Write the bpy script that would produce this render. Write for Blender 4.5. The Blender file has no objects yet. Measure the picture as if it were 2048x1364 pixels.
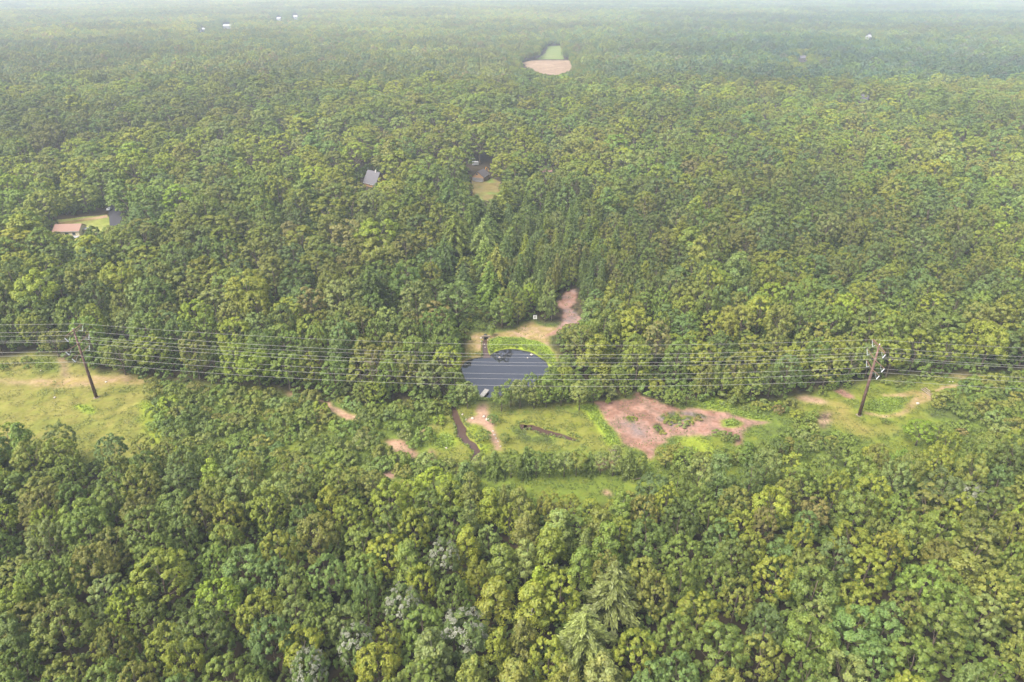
import bpy, math, random
import numpy as np
from mathutils import Vector, Matrix

# ------------------------------------------------------------------ camera, sky, sun, exposure
scene = bpy.context.scene
C = scene.collection
R = math.radians
CAM_H, PITCH, FPX = 120.0, R(28.1), 1365.0
cam_d = bpy.data.cameras.new("camera")
cam_d.sensor_width = 36.0
cam_d.lens = FPX / 2048 * 36.0
cam_d.clip_start, cam_d.clip_end = 1.0, 30000.0
cam = bpy.data.objects.new("camera", cam_d)
cam.location = (0, 0, CAM_H)
cam.rotation_euler = (math.pi / 2 - PITCH, 0, 0)
C.objects.link(cam)
scene.camera = cam

SUN_EL, SUN_AZ = 54.0, 238.0       # azimuth clockwise from +Y: the sun stands behind the camera, a little to its left
world = bpy.data.worlds.new("World")
scene.world = world
world.use_nodes = True
wn = world.node_tree
bg = wn.nodes["Background"]
sky = wn.nodes.new("ShaderNodeTexSky")
sky.sky_type = 'NISHITA'
sky.sun_disc = False
sky.sun_elevation = R(SUN_EL)
sky.sun_rotation = R(SUN_AZ)
sky.dust_density = 2.5
grey = wn.nodes.new("ShaderNodeHueSaturation")      # thin high overcast: the same sky, much of its blue washed out
grey.inputs["Saturation"].default_value = 0.5
wn.links.new(sky.outputs[0], grey.inputs["Color"])
wn.links.new(grey.outputs[0], bg.inputs[0])
bg.inputs[1].default_value = 0.14

sun_d = bpy.data.lights.new("sun", 'SUN')
sun_d.energy = 3.7
sun_d.angle = R(38)
sun_d.color = (1.0, 0.94, 0.84)
sun = bpy.data.objects.new("sun", sun_d)
_az = R(SUN_AZ)
_dir = Vector((math.sin(_az) * math.cos(R(SUN_EL)), math.cos(_az) * math.cos(R(SUN_EL)), math.sin(R(SUN_EL))))
sun.rotation_euler = (-_dir).to_track_quat('-Z', 'Y').to_euler()
sun.location = _dir * 200 + Vector((0, 200, 0))
C.objects.link(sun)

scene.view_settings.view_transform = 'Standard'
scene.view_settings.look = 'None'
scene.view_settings.exposure = 1.52
scene.view_settings.gamma = 1.0
HAZE = 0.00014

cy = scene.cycles
cy.max_bounces = 5
cy.diffuse_bounces = 3
cy.glossy_bounces = 2
cy.transmission_bounces = 3
cy.volume_bounces = 1
cy.transparent_max_bounces = 4
cy.use_denoising = True
cy.sample_clamp_indirect = 4.0
cy.caustics_reflective = False
cy.caustics_refractive = False

rng = np.random.default_rng(11)
random.seed(5)

# ------------------------------------------------------------------ picture <-> ground
SP, CP = math.sin(PITCH), math.cos(PITCH)

def G(px, py, z=0.0):
    """the point at height z seen at pixel (px, py) of the 2048-wide photograph"""
    a, b = (px - 1024) / FPX, -(py - 682) / FPX
    down, fwd = SP - CP * b, CP + SP * b
    k = (CAM_H - z) / down
    return Vector((a * k, fwd * k, z))

def proj(x, y, z):
    x, y, z = np.asarray(x, float), np.asarray(y, float), np.asarray(z, float)
    h = CAM_H - z
    d = y * CP + h * SP
    v = y * SP - h * CP
    d = np.where(np.abs(d) < 1e-3, 1e-3, d)
    return 1024 + FPX * x / d, 682 - FPX * v / d, d

def gpoly(pts):
    return np.array([[G(*p).x, G(*p).y] for p in pts])

def inside(P, X, Y):
    P = np.asarray(P, float)
    r = np.zeros(np.shape(X), bool)
    n = len(P)
    j = n - 1
    for i in range(n):
        xi, yi, xj, yj = P[i][0], P[i][1], P[j][0], P[j][1]
        if yi != yj:
            c = ((yi > Y) != (yj > Y)) & (X < (xj - xi) * (Y - yi) / (yj - yi) + xi)
            r ^= c
        j = i
    return r

_lat = {}
def vnoise(X, Y, s, seed=0):
    if seed not in _lat:
        _lat[seed] = np.random.default_rng(1000 + seed).random((256, 256))
    L = _lat[seed]
    x, y = np.asarray(X, float) / s, np.asarray(Y, float) / s
    xi, yi = np.floor(x).astype(int), np.floor(y).astype(int)
    fx, fy = x - xi, y - yi
    fx, fy = fx * fx * (3 - 2 * fx), fy * fy * (3 - 2 * fy)
    a, b = L[xi & 255, yi & 255], L[(xi + 1) & 255, yi & 255]
    c, d = L[xi & 255, (yi + 1) & 255], L[(xi + 1) & 255, (yi + 1) & 255]
    return (a * (1 - fx) + b * fx) * (1 - fy) + (c * (1 - fx) + d * fx) * fy

def fbm(X, Y, s, seed=0, o=4):
    t, a, w = 0, 1.0, 0
    for i in range(o):
        t = t + a * vnoise(X, Y, s / 2 ** i, seed + i)
        w += a
        a *= 0.55
    return t / w

# ------------------------------------------------------------------ object helpers
def tag(o, label=None, cat=None, group=None, kind=None):
    if label: o["label"] = label
    if cat: o["category"] = cat
    if group: o["group"] = group
    if kind: o["kind"] = kind
    return o

def empty(name, loc, rz=0.0, label=None, cat=None, group=None):
    o = bpy.data.objects.new(name, None)
    o.empty_display_size = 0.5
    C.objects.link(o)
    o.location = loc
    o.rotation_euler = (0, 0, rz)
    return tag(o, label, cat, group)

class MB:
    """collects boxes, tubes and polygons, then links them as one mesh object"""
    def __init__(s): s.v, s.f = [], []
    def add(s, vs, fs):
        b = len(s.v)
        s.v += [tuple(v) for v in vs]
        s.f += [tuple(b + i for i in f) for f in fs]
        return s
    def box(s, c, d, rz=0.0, M=None):
        hx, hy, hz = d[0] / 2, d[1] / 2, d[2] / 2
        vs = [Vector((x, y, z)) for z in (-hz, hz) for y in (-hy, hy) for x in (-hx, hx)]
        m = Matrix.Rotation(rz, 3, 'Z') if M is None else M
        vs = [m @ v + Vector(c) for v in vs]
        return s.add(vs, [(0, 2, 3, 1), (4, 5, 7, 6), (0, 1, 5, 4), (2, 6, 7, 3), (0, 4, 6, 2), (1, 3, 7, 5)])
    def tube(s, pts, rad, n=8, caps=True):
        pts = [Vector(p) for p in pts]
        if not hasattr(rad, '__len__'): rad = [rad] * len(pts)
        vs, fs = [], []
        for i, p in enumerate(pts):
            t = (pts[min(i + 1, len(pts) - 1)] - pts[max(i - 1, 0)]).normalized()
            u = t.cross(Vector((0.13, 0.31, 0.94)) if abs(t.z) < 0.9 else Vector((1, 0.1, 0))).normalized()
            w = t.cross(u)
            for k in range(n):
                a = 2 * math.pi * k / n
                vs.append(p + (u * math.cos(a) + w * math.sin(a)) * rad[i])
        for i in range(len(pts) - 1):
            for k in range(n):
                a, b = i * n + k, i * n + (k + 1) % n
                fs.append((a, b, b + n, a + n))
        if caps:
            fs.append(tuple(range(n - 1, -1, -1)))
            fs.append(tuple((len(pts) - 1) * n + k for k in range(n)))
        return s.add(vs, fs)
    def prism(s, poly, z0, z1):
        n = len(poly)
        vs = [(x, y, z0) for x, y in poly] + [(x, y, z1) for x, y in poly]
        return s.add(vs, [tuple(range(n - 1, -1, -1)), tuple(range(n, 2 * n))] + [(i, (i + 1) % n, n + (i + 1) % n, n + i) for i in range(n)])
    def mesh(s, name, mat, smooth=False):
        me = bpy.data.meshes.new(name)
        me.from_pydata(s.v, [], s.f)
        me.materials.append(mat)
        if smooth:
            me.polygons.foreach_set('use_smooth', [True] * len(me.polygons))
        me.update()
        return me
    def build(s, name, mat, parent=None, smooth=False):
        o = bpy.data.objects.new(name, s.mesh(name, mat, smooth))
        C.objects.link(o)
        if parent is not None: o.parent = parent
        return o

def np_mesh(name, V, F, mats, mat_idx=None, fcol=None, vcol=None, smooth=False):
    V = np.asarray(V, np.float32); F = np.asarray(F, np.int32)
    k = F.shape[1]
    me = bpy.data.meshes.new(name)
    me.vertices.add(len(V)); me.vertices.foreach_set('co', V.ravel())
    me.loops.add(F.size); me.loops.foreach_set('vertex_index', F.ravel())
    me.polygons.add(len(F))
    me.polygons.foreach_set('loop_start', np.arange(0, F.size, k, dtype=np.int32))
    for m in mats: me.materials.append(m)
    if mat_idx is not None: me.polygons.foreach_set('material_index', np.asarray(mat_idx, np.int32))
    me.polygons.foreach_set('use_smooth', np.full(len(F), smooth))
    me.update(calc_edges=True)
    for nm, arr, dom in (("lv", fcol, 'FACE'), ("cover", vcol, 'POINT')):
        if arr is not None:
            a = me.attributes.new(nm, 'FLOAT_COLOR', dom)
            c = np.ones((len(arr), 4), np.float32); c[:, :3] = arr
            a.data.foreach_set('color', c.ravel())
    return me

# ------------------------------------------------------------------ materials
def mat(name, col=(0.5, 0.5, 0.5), rough=0.8, noise=0.0, scale=3.0, bump=0.0, metal=0.0, spec=0.3, col2=None):
    m = bpy.data.materials.new(name); m.use_nodes = True
    nt = m.node_tree; b = nt.nodes["Principled BSDF"]
    b.inputs["Base Color"].default_value = (*col, 1)
    b.inputs["Roughness"].default_value = rough
    b.inputs["Metallic"].default_value = metal
    b.inputs["Specular IOR Level"].default_value = spec
    if noise or bump:
        tc = nt.nodes.new("ShaderNodeTexCoord")
        n = nt.nodes.new("ShaderNodeTexNoise"); n.inputs["Scale"].default_value = scale; n.inputs["Detail"].default_value = 5
        nt.links.new(tc.outputs["Object"], n.inputs["Vector"])
        if noise:
            mx = nt.nodes.new("ShaderNodeMix"); mx.data_type = 'RGBA'
            c2 = col2 or tuple(c * (1 - noise) for c in col)
            mx.inputs[6].default_value = (*[min(1, c * (1 + noise * 0.5)) for c in col], 1); mx.inputs[7].default_value = (*c2, 1)
            mr = nt.nodes.new("ShaderNodeMapRange"); mr.inputs[1].default_value = 0.35; mr.inputs[2].default_value = 0.65
            nt.links.new(n.outputs["Fac"], mr.inputs[0]); nt.links.new(mr.outputs[0], mx.inputs[0])
            nt.links.new(mx.outputs[2], b.inputs["Base Color"])
        if bump:
            bp = nt.nodes.new("ShaderNodeBump"); bp.inputs["Strength"].default_value = bump; bp.inputs["Distance"].default_value = 0.1
            nt.links.new(n.outputs["Fac"], bp.inputs["Height"]); nt.links.new(bp.outputs[0], b.inputs["Normal"])
    return m

def leaf_mat(name, source, trans=0.3):
    """foliage: own colour of the tree (object colour or the instance's tint) times the leaf's own variation"""
    m = bpy.data.materials.new(name); m.use_nodes = True
    nt = m.node_tree; nt.nodes.clear()
    N = nt.nodes.new
    out = N("ShaderNodeOutputMaterial")
    lv = N("ShaderNodeAttribute"); lv.attribute_name = "lv"
    mul = N("ShaderNodeMix"); mul.data_type = 'RGBA'; mul.blend_type = 'MULTIPLY'; mul.inputs[0].default_value = 1.0
    if source == 'object':
        oi = N("ShaderNodeObjectInfo"); nt.links.new(oi.outputs["Color"], mul.inputs[6])
    elif source == 'instance':
        at = N("ShaderNodeAttribute"); at.attribute_type = 'INSTANCER'; at.attribute_name = "tint"
        nt.links.new(at.outputs["Color"], mul.inputs[6])
    else:
        mul.inputs[6].default_value = (*source, 1)
    nt.links.new(lv.outputs["Color"], mul.inputs[7])
    d = N("ShaderNodeBsdfDiffuse"); t = N("ShaderNodeBsdfTranslucent"); g = N("ShaderNodeBsdfGlossy")
    g.inputs["Roughness"].default_value = 0.55; g.inputs["Color"].default_value = (0.5, 0.5, 0.5, 1)
    ty = N("ShaderNodeMix"); ty.data_type = 'RGBA'; ty.blend_type = 'MULTIPLY'; ty.inputs[0].default_value = 1
    ty.inputs[7].default_value = (1.08, 1.15, 0.5, 1)
    nt.links.new(mul.outputs[2], ty.inputs[6])
    nt.links.new(mul.outputs[2], d.inputs["Color"]); nt.links.new(ty.outputs[2], t.inputs["Color"])
    m1 = N("ShaderNodeMixShader"); m1.inputs[0].default_value = trans
    nt.links.new(d.outputs[0], m1.inputs[1]); nt.links.new(t.outputs[0], m1.inputs[2])
    m2 = N("ShaderNodeMixShader"); m2.inputs[0].default_value = 0.05
    nt.links.new(m1.outputs[0], m2.inputs[1]); nt.links.new(g.outputs[0], m2.inputs[2])
    nt.links.new(m2.outputs[0], out.inputs["Surface"])
    return m

M_LEAF = leaf_mat("leaves", 'object')
M_LEAF_F = leaf_mat("forest_leaves", 'instance')
M_COVER = leaf_mat("cover_leaves", (1, 1, 1))
M_BLOSSOM = leaf_mat("blossom", (1, 1, 1), 0.2)
M_BARK = mat("bark", (0.11, 0.085, 0.06), 0.9, 0.4, 2.0, 0.4)
M_BIRCH = mat("birch_bark", (0.42, 0.38, 0.32), 0.85, 0.5, 1.5, 0.2)
M_DEAD = mat("dead_wood", (0.20, 0.155, 0.115), 0.9, 0.3, 2.0, 0.3)

def ground_mat():
    m = bpy.data.materials.new("ground_cover"); m.use_nodes = True
    nt = m.node_tree; b = nt.nodes["Principled BSDF"]; N = nt.nodes.new
    at = N("ShaderNodeAttribute"); at.attribute_name = "cover"
    tc = N("ShaderNodeTexCoord")
    n1 = N("ShaderNodeTexNoise"); n1.inputs["Scale"].default_value = 1.1; n1.inputs["Detail"].default_value = 8; n1.inputs["Roughness"].default_value = 0.7
    n2 = N("ShaderNodeTexNoise"); n2.inputs["Scale"].default_value = 0.22; n2.inputs["Detail"].default_value = 5
    nt.links.new(tc.outputs["Object"], n1.inputs["Vector"]); nt.links.new(tc.outputs["Object"], n2.inputs["Vector"])
    ad = N("ShaderNodeMath"); ad.operation = 'ADD'
    nt.links.new(n1.outputs["Fac"], ad.inputs[0]); nt.links.new(n2.outputs["Fac"], ad.inputs[1])
    mr = N("ShaderNodeMapRange"); mr.inputs[1].default_value = 0.7; mr.inputs[2].default_value = 1.3; mr.inputs[3].default_value = 0.66; mr.inputs[4].default_value = 1.3
    nt.links.new(ad.outputs[0], mr.inputs[0])
    vm = N("ShaderNodeVectorMath"); vm.operation = 'SCALE'
    nt.links.new(at.outputs["Color"], vm.inputs[0]); nt.links.new(mr.outputs[0], vm.inputs["Scale"])
    nt.links.new(vm.outputs[0], b.inputs["Base Color"])
    b.inputs["Roughness"].default_value = 0.95; b.inputs["Specular IOR Level"].default_value = 0.1
    bp = N("ShaderNodeBump"); bp.inputs["Strength"].default_value = 0.6; bp.inputs["Distance"].default_value = 0.25
    nt.links.new(n1.outputs["Fac"], bp.inputs["Height"]); nt.links.new(bp.outputs[0], b.inputs["Normal"])
    return m
M_GROUND = ground_mat()

def water_mat(name, col, rough, wave):
    m = mat(name, col, rough, spec=0.5)
    nt = m.node_tree; b = nt.nodes["Principled BSDF"]; N = nt.nodes.new
    tc = N("ShaderNodeTexCoord"); n = N("ShaderNodeTexNoise"); n.inputs["Scale"].default_value = 1.2; n.inputs["Detail"].default_value = 3
    bp = N("ShaderNodeBump"); bp.inputs["Strength"].default_value = wave; bp.inputs["Distance"].default_value = 0.02
    nt.links.new(tc.outputs["Object"], n.inputs["Vector"]); nt.links.new(n.outputs["Fac"], bp.inputs["Height"]); nt.links.new(bp.outputs[0], b.inputs["Normal"])
    return m
M_POND = water_mat("pond_water", (0.014, 0.014, 0.019), 0.03, 0.10)
M_POND.node_tree.nodes["Principled BSDF"].inputs["Specular IOR Level"].default_value = 1.0
M_STREAM = water_mat("stream_water", (0.055, 0.033, 0.025), 0.2, 0.8)
M_STREAM.node_tree.nodes['Principled BSDF'].inputs['Specular IOR Level'].default_value = 0.28

# ------------------------------------------------------------------ the lie of the land (outlines as seen in the photograph, laid on the ground)
CORRIDOR = [(-300, 722), (0, 722), (60, 705), (130, 718), (230, 748), (300, 758), (520, 780), (640, 793), (760, 800), (880, 812), (1000, 814), (1200, 808),
            (1270, 785), (1340, 805), (1450, 805), (1560, 800), (1700, 770), (1760, 755), (1900, 748), (2350, 730), (2350, 900), (2048, 915), (1900, 945),
            (1700, 970), (1500, 985), (1290, 1005), (1000, 990), (800, 990), (600, 975), (300, 940), (0, 915), (-300, 905)]
POND = [(921, 733), (935, 719), (958, 713), (976, 712), (990, 702), (1010, 696), (1035, 697), (1060, 704), (1080, 714), (1097, 731), (1094, 752), (1066, 772),
        (1015, 786), (988, 793), (972, 796), (961, 788), (950, 776), (934, 760)]
STREAM = [(898, 762), (900, 785), (906, 803), (908, 822), (916, 842), (925, 856), (923, 868), (932, 880), (945, 888), (956, 902), (950, 918), (944, 938), (940, 960)]
STREAM_W = [1.6, 1.4, 1.3, 1.5, 1.9, 2.6, 2.3, 1.9, 1.6, 1.5, 1.2, 1.1, 1.0]
INLET = [(971, 676), (970, 690), (970, 700), (974, 714)]
INLET_W = [1.3, 1.3, 1.5, 2.2]
POOL = [(1040, 846), (1050, 853), (1062, 852), (1085, 860), (1105, 866), (1130, 872), (1160, 880)]
POOL_W = [0.8, 2.6, 2.4, 1.7, 1.8, 1.5, 0.6]

def densify(pts, ws, n, seed):
    r = random.Random(seed); P, W = [], []
    for i in range(len(pts) - 1):
        for k in range(n):
            t = k / n
            P.append((pts[i][0] * (1 - t) + pts[i + 1][0] * t + r.uniform(-1.3, 1.3), pts[i][1] * (1 - t) + pts[i + 1][1] * t + r.uniform(-.3, .3)))
            W.append((ws[i] * (1 - t) + ws[i + 1] * t) * r.uniform(0.7, 1.25))
    return P + [pts[-1]], W + [ws[-1]]
STREAM, STREAM_W = densify(STREAM, STREAM_W, 4, 1)
POOL, POOL_W = densify(POOL, POOL_W, 5, 2)

def ribbon_poly(pts, ws):
    P = [G(*p) for p in pts]; L, Rr = [], []
    for i, p in enumerate(P):
        t = (P[min(i + 1, len(P) - 1)] - P[max(i - 1, 0)]); t.z = 0; t.normalize()
        n = Vector((-t.y, t.x, 0))
        L.append(p + n * ws[i] / 2); Rr.append(p - n * ws[i] / 2)
    return np.array([[q.x, q.y] for q in L + Rr[::-1]])

MEADOW = (0.165, 0.165, 0.034); STRAW = (0.23, 0.18, 0.055); GRASSY = (0.11, 0.15, 0.024)
DIRT = (0.46, 0.31, 0.20); RED = (0.31, 0.165, 0.115); REDL = (0.40, 0.235, 0.18); GREY = (0.25, 0.2, 0.19)
MARSH = (0.15, 0.17, 0.022); FERN = (0.245, 0.308, 0.030); SCRUB = (0.085, 0.105, 0.03); FLOOR = (0.06, 0.045, 0.026); MUD = (0.065, 0.042, 0.032)
_k = lambda f, *cs: [tuple(v * f for v in c) for c in cs]
MEADOW, STRAW, GRASSY, MARSH, FERN = _k(0.73, MEADOW, STRAW, GRASSY, MARSH, FERN)
DIRT, RED, REDL, GREY, SCRUB, FLOOR, MUD = _k(0.56, DIRT, RED, REDL, GREY, SCRUB, FLOOR, MUD)
# (outline, colours to mottle, name of the sheet or None, warp in metres, blur in cells)
ZONES = [
    (CORRIDOR, (SCRUB, GRASSY, MARSH), 'ground', 2.0, 5),
    ([(-300, 735), (0, 720), (60, 706), (130, 718), (230, 750), (292, 757), (304, 800), (316, 870), (322, 915), (200, 915), (0, 908), (-300, 905)], ((0.118, 0.127, 0.027), MEADOW, (0.150, 0.136, 0.036), MEADOW), 'meadow', 1.5, 4),
    ([(60, 712), (118, 716), (124, 745), (70, 740)], (GRASSY, MARSH), 'meadow', 1.5, 4),
    ([(280, 800), (320, 800), (335, 890), (285, 890)], (FERN, MARSH), 'meadow', 1.5, 2),
    ([(145, 812), (170, 808), (190, 818), (190, 832), (168, 826)], (FERN, GRASSY), 'meadow', 1.0, 1),
    ([(-300, 768), (0, 761), (52, 760), (128, 755), (197, 750), (292, 755), (294, 768), (205, 770), (154, 772), (115, 773), (77, 769), (0, 766), (-300, 775)], (DIRT, STRAW, DIRT), 'dirt_path', 1.2, 3),
    ([(117, 714), (128, 714), (137, 752), (122, 752)], (DIRT, MUD), 'dirt_path', 1.0, 2),
    ([(638, 797), (654, 797), (668, 812), (712, 835), (708, 842), (688, 841), (664, 825), (645, 808)], (DIRT, RED), 'dirt_path', 0.8, 1),
    ([(575, 783), (590, 783), (594, 790), (582, 792)], (DIRT, RED), 'dirt_path', 0.8, 2),
    ([(768, 880), (800, 881), (812, 892), (840, 908), (830, 914), (798, 907), (780, 894)], (RED, DIRT), 'dirt_path', 0.8, 1),
    ([(860, 895), (878, 902), (872, 922), (864, 912)], (RED, DIRT), 'dirt_path', 0.8, 1),
    ([(752, 944), (794, 941), (784, 957), (770, 953)], (REDL, GREY), 'dirt_path', 0.8, 1),
    ([(843, 862), (877, 849), (900, 845), (880, 857), (848, 868)], (DIRT, STRAW), 'dirt_path', 0.8, 2),
    ([(880, 832), (905, 812), (960, 815), (1000, 818), (1100, 803), (1190, 806), (1245, 880), (1250, 908), (1200, 912), (1000, 905), (950, 940), (925, 945), (890, 935), (870, 900), (862, 866)], (MARSH, MEADOW, GRASSY), 'marsh', 1.5, 3),
    ([(1020, 852), (1045, 850), (1062, 868), (1110, 872), (1125, 885), (1060, 892), (1030, 872)], (GRASSY, SCRUB, FERN), 'marsh', 1.5, 2),
    ([(1150, 812), (1192, 810), (1220, 840), (1240, 868), (1244, 890), (1214, 893), (1190, 852), (1172, 830)], (FERN, FERN, GRASSY), 'marsh', 0.8, 1),
    ([(868, 872), (895, 862), (915, 870), (912, 890), (885, 900), (862, 890)], (FERN, GRASSY), 'marsh', 1.0, 2),
    ([(934, 852), (955, 850), (970, 868), (972, 885), (955, 884), (938, 868)], (FERN, MARSH), 'marsh', 1.0, 2),
    ([(952, 888), (980, 885), (985, 900), (965, 925), (955, 920), (964, 903)], (FERN, MARSH), 'marsh', 1.0, 2),
    ([(958, 798), (978, 798), (975, 822), (980, 840), (992, 868), (1004, 899), (992, 900), (978, 864), (962, 850), (935, 845), (938, 838), (956, 834), (950, 822)], (DIRT, REDL), 'dirt_path', 0.7, 1),
    ([(1190, 805), (1220, 803), (1259, 797), (1275, 783), (1285, 791), (1319, 803), (1348, 815), (1378, 814), (1418, 819), (1457, 821), (1497, 837), (1545, 841), (1500, 850), (1493, 864),
      (1485, 886), (1466, 888), (1477, 872), (1437, 868), (1398, 870), (1358, 875), (1334, 879), (1309, 890), (1305, 908), (1291, 922), (1281, 912), (1279, 897), (1245, 891), (1237, 868), (1220, 843), (1200, 823)], (RED, (0.125, 0.075, 0.055), RED, REDL, (0.14, 0.09, 0.065), REDL, RED), 'dirt_clearing', 1.6, 1),
    ([(1240, 842), (1262, 838), (1290, 850), (1300, 872), (1270, 872)], (REDL, GREY, REDL), 'dirt_clearing', 1.5, 3),
    ([(1248, 832), (1268, 832), (1274, 842), (1256, 843)], (SCRUB, RED), 'dirt_clearing', 1.5, 1),
    ([(1322, 840), (1345, 823), (1380, 823), (1415, 832), (1388, 845), (1380, 857), (1350, 864), (1336, 850)], (SCRUB, RED, MARSH, SCRUB, GREY, RED, GRASSY, SCRUB), 'marsh', 2.4, 1),
    ([(1352, 822), (1380, 821), (1420, 828), (1416, 834), (1385, 832), (1356, 829)], (MUD, SCRUB, GREY, MUD), 'marsh', 1.2, 1),
    ([(1306, 848), (1320, 846), (1326, 864), (1314, 870)], (SCRUB, MUD), 'marsh', 1.2, 1),
    ([(1443, 838), (1470, 835), (1490, 846), (1470, 855), (1447, 853)], (FERN, GRASSY), 'marsh', 0.7, 1),
    ([(1385, 806), (1430, 793), (1472, 804), (1455, 818), (1410, 818), (1385, 812)], (GRASSY, FERN, MARSH), 'marsh', 1.2, 2),
    ([(1355, 880), (1390, 868), (1440, 883), (1452, 905), (1430, 920), (1380, 905)], (FERN, MARSH), 'marsh', 1.0, 2),
    ([(1462, 822), (1480, 818), (1545, 834), (1542, 840), (1498, 836)], (FERN, GRASSY), 'marsh', 0.8, 1),
    ([(1560, 805), (1700, 775), (1760, 758), (1900, 755), (1960, 772), (1880, 800), (1850, 830), (1800, 865), (1730, 880), (1680, 868), (1620, 832)], (GRASSY, MARSH, MEADOW), 'meadow', 1.5, 4),
    ([(1655, 800), (1690, 805), (1720, 850), (1800, 855), (1795, 868), (1700, 868), (1660, 835)], (MEADOW, STRAW), 'meadow', 1.5, 4),
    ([(1725, 800), (1790, 795), (1820, 800), (1805, 825), (1760, 832), (1728, 824)], (FERN, GRASSY), 'meadow', 1.2, 2),
    ([(1586, 797), (1612, 789), (1640, 796), (1660, 807), (1640, 807), (1612, 800)], (RED, DIRT), 'dirt_path', 0.8, 2),
    ([(1666, 779), (1680, 776), (1706, 792), (1712, 800), (1690, 797)], (RED, REDL), 'dirt_path', 0.8, 1),
    ([(1636, 826), (1665, 822), (1670, 840), (1655, 860), (1642, 858)], (DIRT, MUD, DIRT), 'dirt_path', 1.0, 2),
    ([(1766, 792), (1833, 782), (1860, 787), (1885, 772), (1925, 764), (1925, 769), (1890, 779), (1864, 792), (1862, 803), (1838, 812), (1822, 824), (1800, 834), (1770, 838), (1730, 829), (1731, 825), (1768, 832), (1800, 826), (1822, 806), (1834, 792), (1770, 796)], (DIRT, STRAW), 'dirt_path', 0.7, 1),
    ([(1890, 748), (1950, 742), (1975, 750), (1915, 758)], (DIRT, MEADOW), 'meadow', 1.0, 3),
    ([(995, 948), (1110, 943), (1295, 948), (1275, 990), (1200, 1012), (1110, 1003), (1000, 990)], (MARSH, GRASSY, MARSH), 'marsh', 1.5, 3),
    ([(1205, 985), (1216, 975), (1222, 990), (1210, 995)], (DIRT, RED), 'marsh', 1.0, 1),
    ([(1195, 925), (1225, 915), (1230, 930), (1200, 945)], (RED, MUD), 'marsh', 1.0, 1),
    # round the pond
    ([(900, 748), (925, 703), (940, 668), (922, 655), (928, 615), (962, 620), (985, 655), (1030, 655), (1062, 630), (1085, 645), (1110, 645), (1135, 655), (1112, 672), (1108, 695), (1125, 728), (1120, 775), (1060, 805), (985, 812), (905, 812)], (GRASSY, SCRUB, MEADOW), 'marsh', 1.5, 4),
    ([(905, 742), (928, 705), (942, 674), (950, 666), (985, 668), (1000, 665), (1030, 661), (1050, 648), (1062, 639), (1080, 652), (1100, 655), (1125, 650), (1112, 664), (1100, 672), (1096, 690), (1106, 702), (1120, 724), (1110, 724), (1098, 700), (1085, 690), (1060, 680), (1000, 676), (977, 680), (968, 700), (958, 715), (935, 722), (915, 738)], (DIRT, STRAW, DIRT), 'dirt_path', 0.9, 2),
    ([(935, 690), (950, 700), (960, 712), (930, 720), (912, 738)], (MEADOW, STRAW), 'meadow', 0.9, 3),
    ([(1120, 594), (1150, 576), (1152, 605), (1137, 615), (1150, 625), (1170, 640), (1152, 650), (1125, 656), (1106, 672), (1088, 672), (1122, 648), (1128, 630), (1114, 610)], (RED, REDL, GREY), 'dirt_path', 1.0, 1),
    ([(977, 681), (1000, 676), (1048, 676), (1075, 683), (1096, 694), (1108, 709), (1117, 732), (1099, 738), (1086, 716), (1060, 704), (1035, 697), (1010, 696), (990, 703), (978, 712), (974, 697)], (FERN, FERN, GRASSY), 'marsh', 0.7, 1),
]

# ------------------------------------------------------------------ ground: one fine sheet, parted by what covers it, inside a wide plain sheet
X0, X1, Y0, Y1, ST = -200.0, 200.0, 124.0, 300.0, 0.4
nx, ny = int((X1 - X0) / ST) + 1, int((Y1 - Y0) / ST) + 1
gx, gy = np.meshgrid(np.linspace(X0, X1, nx), np.linspace(Y0, Y1, ny), indexing='ij')
wxn = fbm(gx, gy, 6.0, 20) - 0.5; wyn = fbm(gx, gy, 6.0, 30) - 0.5
wfx = (rng.random(gx.shape) - 0.5); wfy = (rng.random(gx.shape) - 0.5)

def blur(a, k):
    for ax in (0, 1):
        for _ in range(2):
            c = np.cumsum(np.concatenate([np.repeat(a.take([0], ax), k + 1, ax), a, np.repeat(a.take([-1], ax), k, ax)], ax), ax)
            n = a.shape[ax]
            a = (c.take(range(2 * k + 1, 2 * k + 1 + n), ax) - c.take(range(0, n), ax)) / (2 * k + 1)
    return a

def mottle(cols, seed):
    cols = np.array(cols)
    if len(cols) == 1: return np.broadcast_to(cols[0], gx.shape + (3,))
    n = np.clip((0.6 * fbm(gx, gy, 10.0, seed, 5) + 0.4 * fbm(gx, gy, 2.4, seed + 3, 3) - 0.28) / 0.44, 0, 0.9999) * (len(cols) - 1)
    n = np.clip(n + (rng.random(gx.shape) - 0.5) * 0.45, 0, len(cols) - 1.0001)
    i = n.astype(int); f = (n - i)[..., None]
    return cols[i] * (1 - f) + cols[i + 1] * f

col = mottle((FLOOR, tuple(c * 0.7 for c in FLOOR), (0.07, 0.06, 0.028)), 60).copy()
SHEETS = ['ground', 'meadow', 'dirt_path', 'dirt_clearing', 'marsh']
cls = np.zeros(gx.shape, np.int8)
zone_of = np.full(gx.shape, -1, np.int16)
for zi, (pts, cols, sheet, warp, bl) in enumerate(ZONES):
    P = gpoly(pts)
    m = inside(P, gx + wxn * warp * 3.2 + wfx * 0.7, gy + wyn * warp * 3.2 + wfy * 0.7).astype(float)
    hard = m > 0.5
    m = blur(m, bl)
    n = mottle(cols, 100 + zi * 7)
    col = col * (1 - m[..., None]) + n * m[..., None]
    cls[hard] = SHEETS.index(sheet)
    zone_of[hard] = zi

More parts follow.
